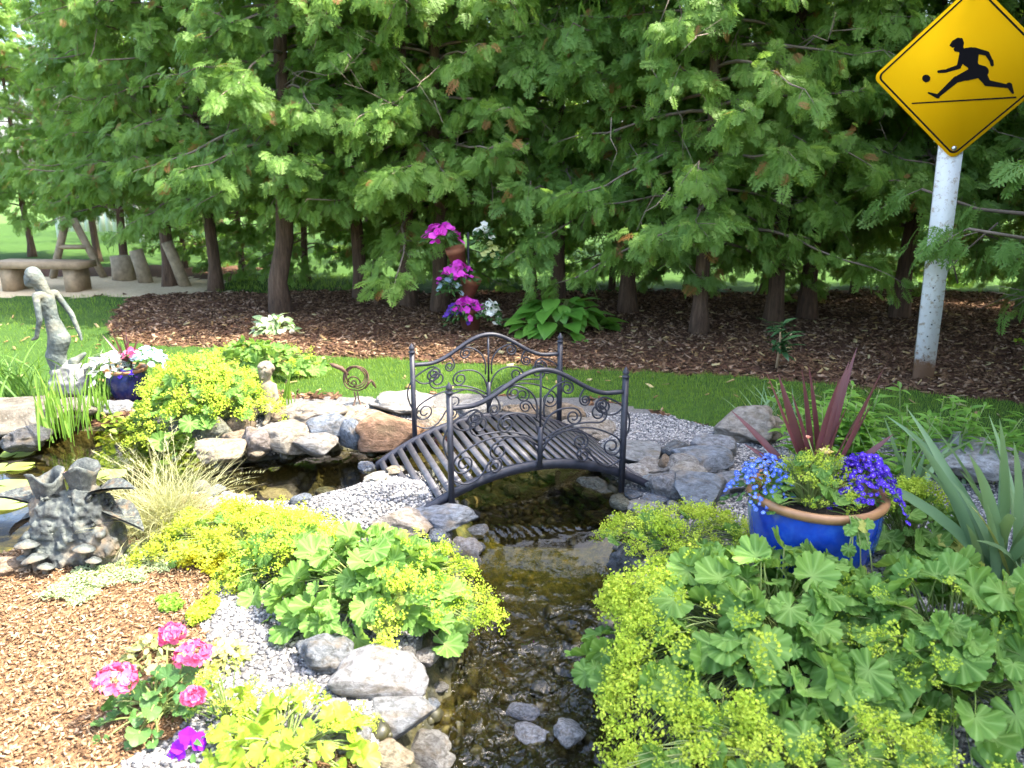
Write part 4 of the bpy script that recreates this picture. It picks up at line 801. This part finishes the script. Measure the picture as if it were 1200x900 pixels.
def flower_mound(name, label, cat, loc, Rx, Ry, H, n, size, mat, lmat, seed, proto=None, nl=200, ls=.03, lproto=None, group=None, rho=.5, face=(0, -.35, .6)):
    r = np.random.default_rng(seed); t = thing(name, label, cat, loc, 0, group); b, l = MB(), MB()
    ph, q, P = dome(n, Rx, Ry, H, r, None, rho, .6); out = np.stack((np.cos(ph) * q, np.sin(ph) * q, .6 + 0 * q), 1)
    M = frames(r.normal(size=(n, 3)), out + np.array(face) + r.normal(0, .35, (n, 3))) * (size * r.uniform(.7, 1.2, n))[:, None, None]; b.inst(proto or petals(5, .75, .06), M, P + out * .012, r.random(n)); b.build("flowers", mat, t)
    ph, q, P = dome(nl, Rx * .97, Ry * .97, H * .92, r, None, .5, .1); M = frames(np.stack((np.cos(ph), np.sin(ph), r.normal(0, .4, nl)), 1), np.array((0, -.2, 1)) + r.normal(0, .5, (nl, 3))) * (ls * r.uniform(.6, 1.3, nl))[:, None, None]
    l.inst(lproto or ovate(.4, .3), M, P, r.random(nl)); l.build("leaves", lmat, t, True); return t
M_DARKLEAF = leaf_mat("dark_leaf", (0.035, 0.10, 0.025), (0.08, 0.17, 0.04), trans=.3)
M_VIO = flower_mat("violet_petal", (0.06, 0.025, 0.42), (0.13, 0.05, 0.60), (.6, .6, .8)); M_SKY = flower_mat("sky_blue_petal", (0.06, 0.13, 0.52), (0.15, 0.25, 0.70), (.7, .7, .8))
flower_mound("lobelia", "deep violet-blue lobelia at the right of the big blue planter", "flowers", PT + np.array((.155, -.03, .01)), .13, .12, .19, 480, .017, M_VIO, M_DARKLEAF, 31)
flower_mound("lobelia", "sky blue lobelia at the left of the big blue planter", "flowers", PT + np.array((-.20, .0, .01)), .12, .11, .17, 360, .0145, M_SKY, M_DARKLEAF, 32)
mantle(0, 0, .17, .14, .21, 40, .08, 85, .06, "lady's mantle growing in the middle of the large blue planter", 33, loc=PT + np.array((-.045, -.07, 0)), frho=.5, fz=.4, group=None)
t = thing("trailing_stalks", "pale trailing stalks hanging over the front of the blue planter", "plant", PT + np.array((.02, -.20, .03))); b, l = MB(), MB()
for i, (dx, L) in enumerate(((-.01, .22), (.03, .26), (.07, .25), (-.02, .12))):
    s = np.linspace(0, 1, 8); P = np.stack((dx * (.2 + s) , -.06 - .06 * np.sin(s * 2.2), .03 - L * s ** 1.6), 1); tube(b, P, .0024, 5, .9)
    k = 3; l.inst(PALM[0], frames(rng.normal(0, .4, (k, 3)) + np.array((0, -.6, -.4)), np.array((0, -.8, .8)) + rng.normal(0, .3, (k, 3))) * .055, P[[1, 3, 7]] + rng.normal(0, .015, (k, 3)), rng.random(k))
b.build("stems", M_STEM, t, True); l.build("leaves", M_MANT, t, True)
def rose_blossom(b, c, r, n=14, sd=0):
    q = np.random.default_rng(sd)
    for i in range(n):
        a = i * 2.4; f = i / n; el = R(80 - 75 * f); d = np.array((math.cos(a) * math.cos(el), math.sin(a) * math.cos(el), math.sin(el))); b.inst(ovate(.95, -.1, .25, 4), frames(d[None] + 0., np.array((0, 0, 1.))[None] - d[None] * .6) * r * (.55 + .45 * f), np.array(c)[None], q.random(1))
t = thing("rose", "pale yellow rose with a pink bud among the leaves in the blue planter", "flower", PT + np.array((-.012, -.07, .215))); b = MB(); rose_blossom(b, (0, 0, 0), .035); b.build("blossom", flower_mat("yellow_petal", (.72, .55, .20), (.85, .74, .42)), t, True)
b = MB(); rose_blossom(b, (-.06, .02, .055), .018, 8, 3); b.build("bud", flower_mat("bud_petal", (.7, .3, .22), (.8, .5, .35)), t, True); b = MB(); tube(b, [(0, 0, -.21), (.003, 0, 0)], .003, 5); tube(b, [(0, 0, -.1), (-.06, .02, .055)], .0025, 5); b.build("stem", M_STEM, t, True)

# leafy perennials behind the pot
def stalks(name, label, loc, n, H, spread, ls, mat, seed, per=16, group=None):
    r = np.random.default_rng(seed); t = thing(name, label, "plant", loc, 0, group); b, l = MB(), MB()
    for i in range(n):
        q = r.normal(0, spread, 2); top = np.array((q[0] * 1.5, q[1] * 1.3, H * r.uniform(.6, 1.05))); s = np.linspace(0, 1, 6)[:, None]; P = np.array((q[0], q[1], 0)) * (1 - s) + top * s; tube(b, P, .003, 4)
        f = r.uniform(.2, 1, per); a = np.arange(per) * 2.4; pos = np.array((q[0], q[1], 0)) * (1 - f[:, None]) + top * f[:, None]; d = np.stack((np.cos(a), np.sin(a), r.uniform(.0, .6, per)), 1)
        l.inst(ovate(.3, .35), frames(d, np.array((0, 0, 1.)) + r.normal(0, .2, (per, 3))) * (ls * (1.2 - .6 * f) * r.uniform(.8, 1.2, per))[:, None, None], pos, r.random(per))
    b.build("stems", M_STEM, t, True); l.build("leaves", mat, t, True); return t
M_PEREN = leaf_mat("perennial_leaf", (0.09, 0.22, 0.03), (0.19, 0.36, 0.05), trans=.4)
stalks("perennial", "fresh green leafy perennial directly behind the red spiky plant", on(985, 555), 34, .42, .15, .13, M_PEREN, 41)
stalks("perennial", "fresh green leafy perennial between the two iris fans behind the pot", on(1085, 545), 26, .38, .16, .12, M_PEREN, 42)
# sapling by the hedge
t = thing("rhododendron", "small rhododendron sapling with a whorl of dark glossy leaves on the dark mulch", "shrub", on(910, 432)); b, l = MB(), MB(); tube(b, [(0, 0, 0), (.01, 0, .2), (0, 0, .34)], [.014, .011, .007], 6); tube(b, [(.01, 0, .2), (.09, -.02, .3)], .006, 5)
k = 46; a = np.arange(k) * 2.4; f = rng.random(k); l.inst(ovate(.32, .3), frames(np.stack((np.cos(a), np.sin(a), rng.uniform(-.4, .7, k)), 1), np.array((0, 0, 1.)) + rng.normal(0, .2, (k, 3))) * rng.uniform(.1, .17, k)[:, None, None], np.stack((rng.normal(0, .03, k) + .02, rng.normal(0, .03, k), .12 + .26 * f), 1), rng.random(k))
b.build("stem", plain("pale_bark", (.36, .25, .14), .8), t, True); l.build("leaves", leaf_mat("gloss_leaf", (.03, .085, .03), (.07, .14, .05), trans=.15, rough=.25, spec=.6), t, True)

# ------------------------------------------------------------------ geranium and neighbours in the tan mulch
GP = on(188, 838); t = mantle(0, 0, .17, .15, .13, 62, .062, 0, .05, "pink geranium with round heads of blossom in the tan mulch at the lower left", 51, protos=ROUND, lm=leaf_mat("geranium_leaf", (0.045, 0.12, 0.03), (0.10, 0.20, 0.05), trans=.25, odd=(.35, .25, .12), oddp=.9), name="geranium", group=None, loc=GP, cat="flowers")
M_PINK = flower_mat("pink_petal", (0.64, 0.075, 0.21), (0.76, 0.20, 0.36)); st = MB()
for i, (px, py, w) in enumerate(((135, 797, 54), (226, 767, 46), (201, 743, 34), (227, 816, 26))):
    c = G(px, py, .17 + .02 * (i == 2)); k = depth_of(c) / FPX; rr = w * k * .5; b = MB(); n = 80; P = unit(rng.normal(size=(n, 3))); P[:, 2] = np.abs(P[:, 2]) * 1.1 - .25
    b.inst(petals(5, .85, .10), frames(rng.normal(size=(n, 3)), P + rng.normal(0, .15, (n, 3))) * rng.uniform(.018, .026, n)[:, None, None], c - GP + P * rr * np.array((1, 1, .7)) * .85, rng.random(n)); b.build("flower_head", M_PINK, t)
    q = (c - GP); tube(st, [(q[0] * .3, q[1] * .3, 0), q * .7 + np.array((0, 0, .03)), q], .0026, 5)
st.build("flower_stalks", M_STEM, t, True)
flower_mound("petunia", "single violet petunia blossom at the gravel below the geranium", "flower", on(226, 882), .035, .03, .05, 5, .05, flower_mat("purple_petal", (.22, .01, .55), (.32, .03, .7)), M_DARKLEAF, 52, nl=10, ls=.035)
flower_mound("sedge_tuft", "dry variegated sedum tuft between the geranium and the grey gravel", "plant", on(262, 775), .07, .06, .07, 60, .022, leaf_mat("dry_tuft", (.34, .33, .12), (.55, .48, .22), trans=.3), leaf_mat("tuft_leaf", (.18, .22, .08), (.34, .36, .15), trans=.3), 53, nl=90, ls=.035)
flower_mound("sedge_tuft", "pale variegated tuft behind the geranium's left flower head", "plant", on(182, 772), .09, .07, .08, 50, .02, bpy.data.materials["dry_tuft"], bpy.data.materials["tuft_leaf"], 54, nl=110, ls=.038)
flower_mound("euphorbia", "small pale green bush at the right of the fine-leaved grass", "plant", on(222, 625), .08, .07, .12, 60, .025, M_FROTH, M_LIME, 55, nl=110, ls=.04)
# ------------------------------------------------------------------ planter tower, hosta and small plants under the hedge
TP = on(550, 386); terra = plain("terracotta", (.24, .09, .045), .85, 0, .25, 18)
t = thing("pot_tower", "tower of three tilted terracotta pots stacked under the hedge", "planter", TP)
b = MB(); tube(b, [(0, .02, 0), (0, .02, 1.0)], .012, 6); b.build("rod", iron.m, t)
MAG = flower_mat("magenta_petal", (.55, .02, .42), (.75, .10, .62)); WHF = flower_mat("white_petal", (.75, .74, .62), (.85, .84, .78)); LBL = flower_mat("pale_blue_petal", (.45, .6, .72), (.62, .75, .8)); PUR = flower_mat("mauve_petal", (.16, .06, .50), (.28, .12, .62)); LIMF = flower_mat("lime_petal", (.45, .50, .14), (.65, .66, .28))
TZ = [(.02, 0.05, .13, -.1), (-.03, .36, .105, .25), (-.08, .66, .10, -.22)]
for i, (dx, z, r, tl) in enumerate(TZ):
    b = MB(); lathe(b, [(.001, 0), (.66 * r, 0), (.92 * r, .19), (1.0 * r, .19), (1.03 * r, .25), (.94 * r, .25), (.90 * r, .2), (.001, .2)], n=28); o = b.build("pot", terra, t, True); o.location = (dx, 0, z - .05); o.rotation_euler = (.12, tl, 0)
PF = petals(5, .8, .10)
for dx, z, m_, n, s, lb, rx in ((-.26, .98, MAG, 34, .075, "magenta petunias in the top pot of the tower", .17), (.16, .96, WHF, 16, .06, "white petunias at the right of the tower's top pot", .09), (.24, .78, LIMF, 16, .07, "lime trailing foliage hanging right of the tower's top pot", .08), (-.10, .58, MAG, 26, .07, "magenta petunias in the middle pot of the tower", .16),
                               (-.18, .45, LBL, 14, .07, "pale blue flowers hanging from the tower's middle pot", .10), (-.02, .22, MAG, 30, .075, "magenta petunias in the lowest pot of the tower", .16), (-.13, .16, PUR, 22, .06, "mauve flowers spilling left of the tower's lowest pot", .10), (.22, .20, WHF, 20, .065, "white and pink petunias right of the tower's lowest pot", .10)):
    flower_mound("petunia", lb, "flowers", TP + np.array((dx, -.15, z - .06)), rx, rx * .7, .19, int(n * 1.5), s, m_, M_DARKLEAF, int(900 + dx * 100 + z * 10), PF, 90, .07, group="flowers on the pot tower")
HP = on(652, 388); r = np.random.default_rng(61); t = thing("hosta", "bright green hosta with broad leaves under the hedge", "plant", HP); b, st = MB(), MB(); n = 95
ph, q, P = dome(n, .46, .36, .38, r); d = np.stack((np.cos(ph), np.sin(ph), r.normal(-.2, .3, n)), 1); b.inst(ovate(.72, .35, .10, 7), frames(d, np.stack((np.cos(ph) * .4, np.sin(ph) * .4, 1 + 0 * ph), 1) + r.normal(0, .2, (n, 3))) * r.uniform(.16, .30, n)[:, None, None], P, r.random(n))
b.build("leaves", leaf_mat("hosta_leaf", (.07, .20, .025), (.15, .33, .05), trans=.35, rough=.4), t, True); stems(st, P * np.array((.1, .1, 0)), P, .005, r); st.build("stems", M_STEM, t, True)
flower_mound("hosta", "small pale variegated plant on the mulch below the leaning cedar", "plant", on(322, 388), .19, .15, .16, 30, .05, WHF, leaf_mat("variegated_leaf", (.14, .26, .10), (.38, .46, .28), trans=.3), 62, nl=90, ls=.11, lproto=ovate(.5, .4))
flower_mound("ground_weed", "little lone weed tuft on the dark mulch at the right edge", "plant", on(1195, 405), .08, .07, .07, 8, .03, M_LIME, M_PEREN, 63, nl=30, ls=.07)
# ------------------------------------------------------------------ small blue pot at the back of the pond
SP = on(152, 468); pot("planter", "small dark blue pot with a tan rim at the back of the left pond", SP, .14, .24, .02, mat=plain('navy_glaze', (.008, .014, .07), .25, 0, .4, 10))
S2 = SP + np.array((0, 0, .20))
flower_mound("dusty_miller", "silvery white dusty miller in the small blue pot", "plant", S2 + np.array((-.10, -.03, .02)), .12, .1, .14, 30, .05, WHF, leaf_mat("silver_leaf", (.24, .29, .27), (.38, .43, .40), trans=.15), 71, nl=90, ls=.07)
blade_plant("cordyline", "small red spiky plant in the small blue pot", "plant", S2 + np.array((.0, .03, 0)), 14, (.22, .36), (.02, .03), (.05, .6), (0, .4), M_CORD, 72, .02)
flower_mound("geranium", "one bright pink blossom in the small blue pot", "flower", S2 + np.array((.06, -.04, .12)), .05, .05, .05, 26, .04, M_PINK, M_DARKLEAF, 73, nl=16, ls=.05)
flower_mound("lobelia", "pale blue flowers at the right of the small blue pot", "flowers", S2 + np.array((.17, .0, .06)), .13, .1, .12, 50, .045, LBL, M_DARKLEAF, 74, nl=60, ls=.05)
flower_mound("viola", "tiny dark violet viola at the rim of the small blue pot", "flower", S2 + np.array((.05, -.10, .0)), .04, .03, .05, 14, .03, M_VIO, M_DARKLEAF, 75, nl=14, ls=.03)
# ------------------------------------------------------------------ lily pads
M_PAD = leaf_mat("lily_pad", (.16, .26, .05), (.30, .40, .08), (.36, .42, .12), .4, .2, .3, .5)
for px, py, w, lb in ((21, 531, 36, "round lily pad nearest the dark rock in the pond"), (5, 548, 30, "lily pad half out of the picture at the left edge"), (24, 547, 30, "lily pad in the middle of the group of pads"), (40, 572, 46, "big yellow-green lily pad just behind the stump sculpture's left tube"), (8, 570, 44, "lily pad at the left edge behind the stump sculpture's wing"),
                   (12, 590, 44, "sunlit lily pad lowest at the left edge"), (130, 556, 34, "lily pad in brown water right of the stump sculpture"), (62, 590, 40, "lily pad hidden partly by the stump sculpture")):
    p = G(px, py, -.066); k = depth_of(p) / FPX; R0 = w * k / 2; a0 = rng.uniform(0, 6.28); th = np.linspace(R(12), R(348), 30) + a0; b = MB(); V = [(0, 0, .0)] + [(R0 * .6 * math.cos(a), R0 * .6 * math.sin(a), 0.002) for a in th] + [(R0 * math.cos(a), R0 * math.sin(a), .004 + .004 * math.sin(3 * a)) for a in th]
    b.add(V, [[0, i + 1, i + 2] for i in range(29)] + [[1 + i, 31 + i, 32 + i, 2 + i] for i in range(29)], rng.random(), [0] + [.6] * 30 + [1] * 30); o = b.build("lily_pad", M_PAD, smooth=True); o.location = tuple(p); tag(o, lb, "lily pad", "lily pads on the left pond")
t = thing("water_lily", "pink water lily flower behind the stump sculpture", "flower", G(74, 566, -.06)); b = MB(); rose_blossom(b, (0, 0, .02), .06, 16, 9); b.build("petals", flower_mat("lily_petal", (.75, .35, .45), (.85, .6, .65)), t, True)
field("pond_plants", "low watery green plants along the back edge of the left pond", "plant", [(105, 500), (125, 490), (170, 488), (225, 515), (235, 532), (170, 512), (110, 512)], 2600, .05, leaf_mat("pond_leaf", (.14, .24, .03), (.30, .38, .06), trans=.35), .10)

# ------------------------------------------------------------------ statues, sculpture, bench
stone_m = NT("weathered_stone"); s1 = stone_m.noise(14, 6, .65); s2 = stone_m.noise(60, 4, .6); s3 = stone_m.noise(5, 3)
c_ = stone_m.ramp(s1, [(.28, (.028, .038, .037)), (.5, (.075, .095, .09)), (.72, (.15, .165, .14))]); c_ = stone_m.mix(stone_m.ramp(s3, [(.5, 0.), (.7, .6)]), c_, (.17, .15, .09))
STONE = stone_m.set(Base_Color=c_, Roughness=.85, Normal=stone_m.bump(stone_m.n('Math', {0: s2, 1: stone_m.n('TexVoronoi', {'Scale': 34.0, 'Vector': stone_m.n('TexCoord').outputs['Object']}).outputs['Distance']}, operation='ADD').outputs[0], .45, .012))
tan_m = NT("tan_cast_stone"); s1 = tan_m.noise(16, 6, .65); TANS = tan_m.set(Base_Color=tan_m.ramp(s1, [(.3, (.11, .088, .06)), (.55, (.20, .17, .125)), (.8, (.30, .26, .20))]), Roughness=.9, Normal=tan_m.bump(s1, .4, .01))
bronze = plain("rusty_iron", (.10, .055, .035), .7, .3, .5, 30)
def organic(name, caps, voxel, mat, parent, balls=(), smooth=2, rough=0.0):
    b = MB()
    for p, q, r0, r1 in caps:
        p, q = np.array(p, float), np.array(q, float); t = np.concatenate(([-.9, -.6, -.25], [0, .33, .66, 1.0], [1.25, 1.6, 1.9])); L = np.linalg.norm(q - p); d = (q - p) / max(L, 1e-6); P, Rr = [], []
        for a in (-.98, -.8, -.45): P.append(p + d * r0 * a); Rr.append(r0 * math.sqrt(1 - a * a))
        for a in (0, .5, 1): P.append(p + (q - p) * a); Rr.append(r0 + (r1 - r0) * a)
        for a in (.45, .8, .98): P.append(q + d * r1 * a); Rr.append(r1 * math.sqrt(1 - a * a))
        tube(b, P, Rr, 12)
    for c, rad in balls:
        V, F, _ = ico(3, 1, 0.0); b.add(V * 2 * np.array(rad) + np.array(c), F)
    me = b.mesh(name); me.materials.append(mat); o = bpy.data.objects.new(name, me); COL.objects.link(o)
    m = o.modifiers.new("join", 'REMESH'); m.mode = 'VOXEL'; m.voxel_size = voxel; m.use_smooth_shade = True
    s = o.modifiers.new("soften", 'SMOOTH'); s.iterations = smooth; s.factor = .5
    dg = bpy.context.evaluated_depsgraph_get(); new = bpy.data.meshes.new_from_object(o.evaluated_get(dg)); o.modifiers.clear(); o.data = new; o.parent = parent
    if rough:
        for v in new.vertices: q = v.co * 16; v.co += v.normal * (rough * (mnoise.noise(q) + .6 * mnoise.noise(q * 2.7) - .8 * abs(mnoise.noise(q * 1.4 + Vector((5, 3, 1))))))
    return o
# mermaid
MP = on(72, 474); k = depth_of(MP) / FPX; t = thing("mermaid_statue", "verdigris grey mermaid statue leaning back by the left pond", "statue", MP + np.array((0, .1, .08)))
def mz(x, y, d=0.0): return ((x - 70) * k, d, (466 - y) * k)
c = [(mz(50, 333), mz(48, 338), .052, .045), (mz(53, 342), mz(60, 352), .024, .03), (mz(60, 352, -.08), mz(65, 353, .08), .03, .03), (mz(61, 358), mz(65, 380), .062, .047), (mz(65, 380), mz(70, 404), .047, .072), (mz(70, 404), mz(63, 424), .075, .062), (mz(63, 424), mz(64, 440), .07, .055), (mz(64, 440), mz(76, 446), .055, .045), (mz(76, 446), mz(82, 432), .045, .035), (mz(82, 432, .02), mz(92, 424, .05), .03, .015),
     (mz(66, 354, .09), mz(79, 378, .10), .024, .02), (mz(79, 378, .10), mz(88, 400, .07), .02, .015), (mz(88, 400, .07), mz(90, 408, .06), .016, .009), (mz(60, 354, -.09), mz(63, 378, -.12), .024, .02), (mz(63, 378, -.12), mz(55, 399, -.11), .019, .015), (mz(55, 399, -.11), mz(48, 402, -.10), .016, .009), (mz(46, 338), mz(44, 340), .012, .008)]
organic("body", c, .009, STONE, t, [(mz(58, 364, -.045), (.03, .03, .03)), (mz(58, 364, .045), (.03, .03, .03))])
organic("hair", [(mz(52, 329), mz(56, 336), .055, .05), (mz(57, 336), mz(64, 350), .045, .03), (mz(64, 350), mz(69, 362), .03, .015)], .009, STONE, t)
organic("pedestal", [(mz(66, 446), mz(84, 450), .075, .085), (mz(66, 458), mz(86, 460), .10, .10), (mz(74, 440), mz(82, 440), .06, .06)], .014, plain("dark_statue_base", (.17, .17, .16), .9, 0, .5, 14, .5), t, (), 2, .02)
# seated cherub
CP = on(312, 492); k = depth_of(CP) / FPX; t = thing("cherub_statue", "small tan cherub statue with curly hair sitting on the back rocks", "statue", CP + np.array((0, .05, .05)))
def cz(x, y, d=0.0): return ((x - 310) * k, d, (488 - y) * k)
organic("body", [(cz(311, 441), cz(310, 446), .048, .042), (cz(311, 450), cz(311, 454), .024, .028), (cz(310, 459), cz(312, 474), .052, .064), (cz(304, 457, -.01), cz(298, 470, -.04), .023, .019), (cz(298, 470, -.04), cz(296, 481, -.07), .018, .015), (cz(296, 481, -.07), cz(294, 484, -.08), .015, .010), (cz(319, 458), cz(323, 471, -.03), .023, .019), (cz(323, 471, -.03), cz(317, 478, -.08), .018, .014),
     (cz(308, 477, -.02), cz(302, 480, -.12), .036, .028), (cz(302, 480, -.12), cz(300, 491, -.14), .025, .018), (cz(300, 491, -.14), cz(298, 493, -.18), .018, .014), (cz(317, 477, -.02), cz(318, 482, -.12), .036, .028), (cz(318, 482, -.12), cz(316, 493, -.13), .025, .018), (cz(316, 493, -.13), cz(314, 495, -.17), .018, .014), (cz(310, 446, -.045), cz(309, 447, -.05), .008, .006)], .006, TANS, t, [(cz(311, 481), (.075, .065, .05))])
rr_ = np.random.default_rng(3); organic("curly_hair", [], .006, TANS, t, [(np.array(cz(312, 438)) + unit(rr_.normal(size=3) * np.array((1, 1, .8)) + np.array((0, .3, .5))) * .042, (.017, .017, .017)) for _ in range(46)], 1)
# stump and mushroom sculpture
FP = on(72, 668); k = depth_of(FP) / FPX; t = thing("stump_sculpture", "weathered stone sculpture of two hollow tree stumps with wings and mushrooms at the pond edge", "sculpture", FP + np.array((0, .14, 0)), 0)
def fz(x, y, d=0.0): return ((x - 72) * k * .96, d, (664 - y) * k * .92)
dstone = NT("mottled_cast_stone"); s1 = dstone.noise(13, 6, .7); s2 = dstone.noise(45, 5, .7); s3 = dstone.noise(6, 3)
dc = dstone.ramp(s1, [(.36, (.016, .019, .02)), (.5, (.055, .064, .062)), (.66, (.15, .165, .14))]); dc = dstone.mix(dstone.ramp(s3, [(.52, 0.), (.66, .75)]), dc, (.13, .085, .045))
DST = dstone.set(Base_Color=dc, Roughness=.8, Normal=dstone.bump(s2, .7, .012))
r = np.random.default_rng(8); lumps = [(fz(x, y, d), (w * k * .5, w * k * .45, h * k * .5)) for x, y, d, w, h in ((45, 650, -.05, 46, 30), (75, 655, -.08, 44, 26), (108, 650, -.05, 46, 30), (40, 625, -.02, 34, 34), (70, 630, .0, 60, 50), (105, 622, -.02, 40, 40), (30, 655, .0, 26, 22), (60, 600, .02, 50, 36), (95, 600, .03, 44, 40), (125, 650, -.02, 24, 18), (95, 640, -.10, 26, 18), (52, 635, -.10, 26, 24))]
lumps += [(fz(r.uniform(28, 120), r.uniform(615, 662), r.uniform(-.12, -.03)), tuple(r.uniform(.012, .026, 3))) for _ in range(14)]
lumps = [q for q in lumps if q[1][0] < .03 or q[1][0] > .055]; organic("base", [(fz(52, 652), fz(50, 600), .13, .095), (fz(94, 650), fz(90, 592), .13, .09), (fz(72, 650), fz(72, 612), .12, .10), (fz(34, 655), fz(110, 655), .06, .06)], .007, DST, t, lumps, 3, .020)
def trumpet(x, y0, y1, r0, r1, lean, nm):
    b = MB(); n = 28; prof = [(r0, 0), (r0 * .92, .35), (r0 * .98, .65), (r1 * .9, .9), (r1, 1.0), (r1 * .86, 1.0), (r0 * .72, .85), (r0 * .62, .3)]
    for f in range(1): lathe(b, [(a, z * (y0 - y1) * k) for a, z in prof], n=n)
    V = b.V[0]; a = np.arctan2(V[:, 1], V[:, 0]); V[:, :2] *= (1 + .05 * np.sin(11 * a + 9 * V[:, 2])[:, None] + .13 * np.sin(4 * a + x)[:, None] * np.clip(V[:, 2:3] / ((y0 - y1) * k), .2, 1)); V[:, 2] += .022 * np.sin(2 * a + x) * (V[:, 2] > .8 * (y0 - y1) * k); V[:, 0] += lean * V[:, 2]
    o = b.build(nm, DST, t, True); o.location = fz(x, y0, .0)
trumpet(50, 606, 556, 16 * k, 19 * k, -.10, "hollow_stump"); trumpet(86, 600, 546, 14 * k, 19 * k, .1, "hollow_stump")
for x, y, s, az in ((14, 600, -1, 0), (116, 588, 1, 0), (22, 612, -1, .3), (122, 604, 1, -.3)):
    b = MB(); V, F, g = ovate(.62, .5, .25, 7); V = np.concatenate((V, V + np.array((0, 0, .06)))); m = len(V) // 2; f = F[0]; F2 = [np.concatenate((f[:, ::-1], f + m))]; b.add(V, F2); o = b.build("wing", DST, t, True)
    o.scale = (.23, .19, .17); d = Vector((s * .8, -.1, .55 if az == 0 else -.1)); x_ = Vector((0, -1, .2)); o.rotation_mode = 'QUATERNION'; o.rotation_quaternion = d.to_track_quat('Y', 'Z'); o.location = fz(x if s < 0 else x, y, .02); o.location.x -= s * .06
for x, y, w, d in ((34, 630, 26, -.13), (46, 645, 28, -.16), (28, 650, 20, -.12), (62, 652, 18, -.18), (104, 634, 24, -.14), (113, 650, 18, -.14)):
    b = MB(); q = w * k * .5; lathe(b, [(.3 * q, -.9 * q), (.34 * q, -.05 * q), (.92 * q, -.12 * q), (1.04 * q, -.10 * q), (1.02 * q, .0 * q), (.80 * q, .16 * q), (.45 * q, .30 * q), (.20 * q, .46 * q), (.001, .52 * q)], n=20); o = b.build("mushroom", DST, t, True); o.location = fz(x, y, d); o.rotation_euler = (-.15, rng.uniform(-.25, .25), 0)
# scrap-iron bird on its slab
BP = on(419, 486); k = depth_of(BP) / FPX; t = thing("wire_bird", "rusty iron bird ornament of coiled wire standing on a flat rock", "ornament", BP + np.array((0, .04, .06)))
def bz(x, y, d=0.0): return ((x - 419) * k, d, (482 - y) * k)
b = MB()
for i in range(3): tube(b, [tuple(np.array(bz(418, 450)) + np.array(((.085 - .012 * i) * math.cos(a), .012 * math.sin(a * 3 + i), (.088 - .012 * i) * math.sin(a) + .006 * i))) for a in np.linspace(0, 2 * math.pi, 30, endpoint=False)], .005, 6, closed=True)
tube(b, [tuple(np.array(bz(414, 456)) + np.array((.05 * (1 - q) * math.cos(q * 11), .01, .05 * (1 - q) * math.sin(q * 11)))) for q in np.linspace(0, .9, 30)], .005, 6); b.build("coil_body", bronze, t, True)
b = MB(); tube(b, [bz(428, 462), bz(436, 452), bz(438, 456), bz(441, 462)], [.007, .008, .012, .003], 6); b.build("head", bronze, t, True)
b = MB(); tube(b, [bz(410, 446), bz(402, 438), bz(392, 434), bz(388, 432)], [.006, .016, .014, .002], 6); b.build("tail", bronze, t, True)
for x in (414, 424):
    b = MB(); tube(b, [bz(417 + (x - 419) * .4, 466), bz(418 + (x - 419) * .3, 474), bz(x, 484, -.03), bz(x + (x - 419) * .8, 486, -.05), bz(x + (x - 419) * 1.1, 481, -.05)], .005, 6); b.build("leg", bronze, t, True)
# bench and the timber things at the far end of the path
sand = plain("sand_stone", (.27, .20, .12), .9, 0, .3, 10, .3); oldwood = plain("grey_timber", (.24, .19, .12), .9, 0, .4, 12, .4)
BN = on(56, 340); k = depth_of(BN) / FPX; t = thing("stone_bench", "sand-coloured stone bench at the far end of the path", "bench", BN, -.1)
b = MB(); box(b, (0, 0, .36), (1.28, .40, .09)); b.build("seat", sand, t)
for s in (-1, 1): b = MB(); box(b, (s * .46, 0, .155), (.17, .32, .31)); b.build("leg", sand, t)
q = At = None
p = G(75, 330); t = thing("trestle", "weathered timber A-shaped frame behind the stone bench", "trestle", (p[0], p[1] + .4, 0))
for s in (-1, 1): b = MB(); tube(b, [(s * .40, 0, 0), (s * .05, 0, .90)], .06, 4); b.build("leg", oldwood, t)
b = MB(); tube(b, [(-.24, -.03, .48), (.24, -.03, .48)], .035, 4); b.build("crossbar", oldwood, t)
for px, py, h, r0, ln, lb in ((172, 331, .48, .10, -.10, "pale sawn timber post leaning beside the path"), (146, 328, .36, .16, 0, "short wide tree stump left of the leaning post"), (218, 335, .62, .08, -.2, "slim weathered post next to the slim cedar trunk")):
    p = on(px, py); b = MB(); tube(b, [(0, 0, -.05), (ln * .5, 0, h * .5), (ln, 0, h)], [r0 * 1.1, r0, r0], 9); o = b.build("timber_post", oldwood, smooth=False); o.location = tuple(p); tag(o, lb, "post")
p = G(118, 284, 0); t = thing("white_fence", "white painted fence panel glimpsed far beyond the path between the trees", "fence", (p[0], p[1], 0)); whp = plain("white_paint", (.78, .78, .76), .6, 0, .05)
b = MB(); 
for i in range(12): box(b, (-.9 + i * .164, 0, .62), (.14, .03, .75))
b.build("boards", whp, t)
for s in (-1, 1): b = MB(); box(b, (s * .95, .04, .5), (.09, .09, 1.1)); b.build("post", whp, t)
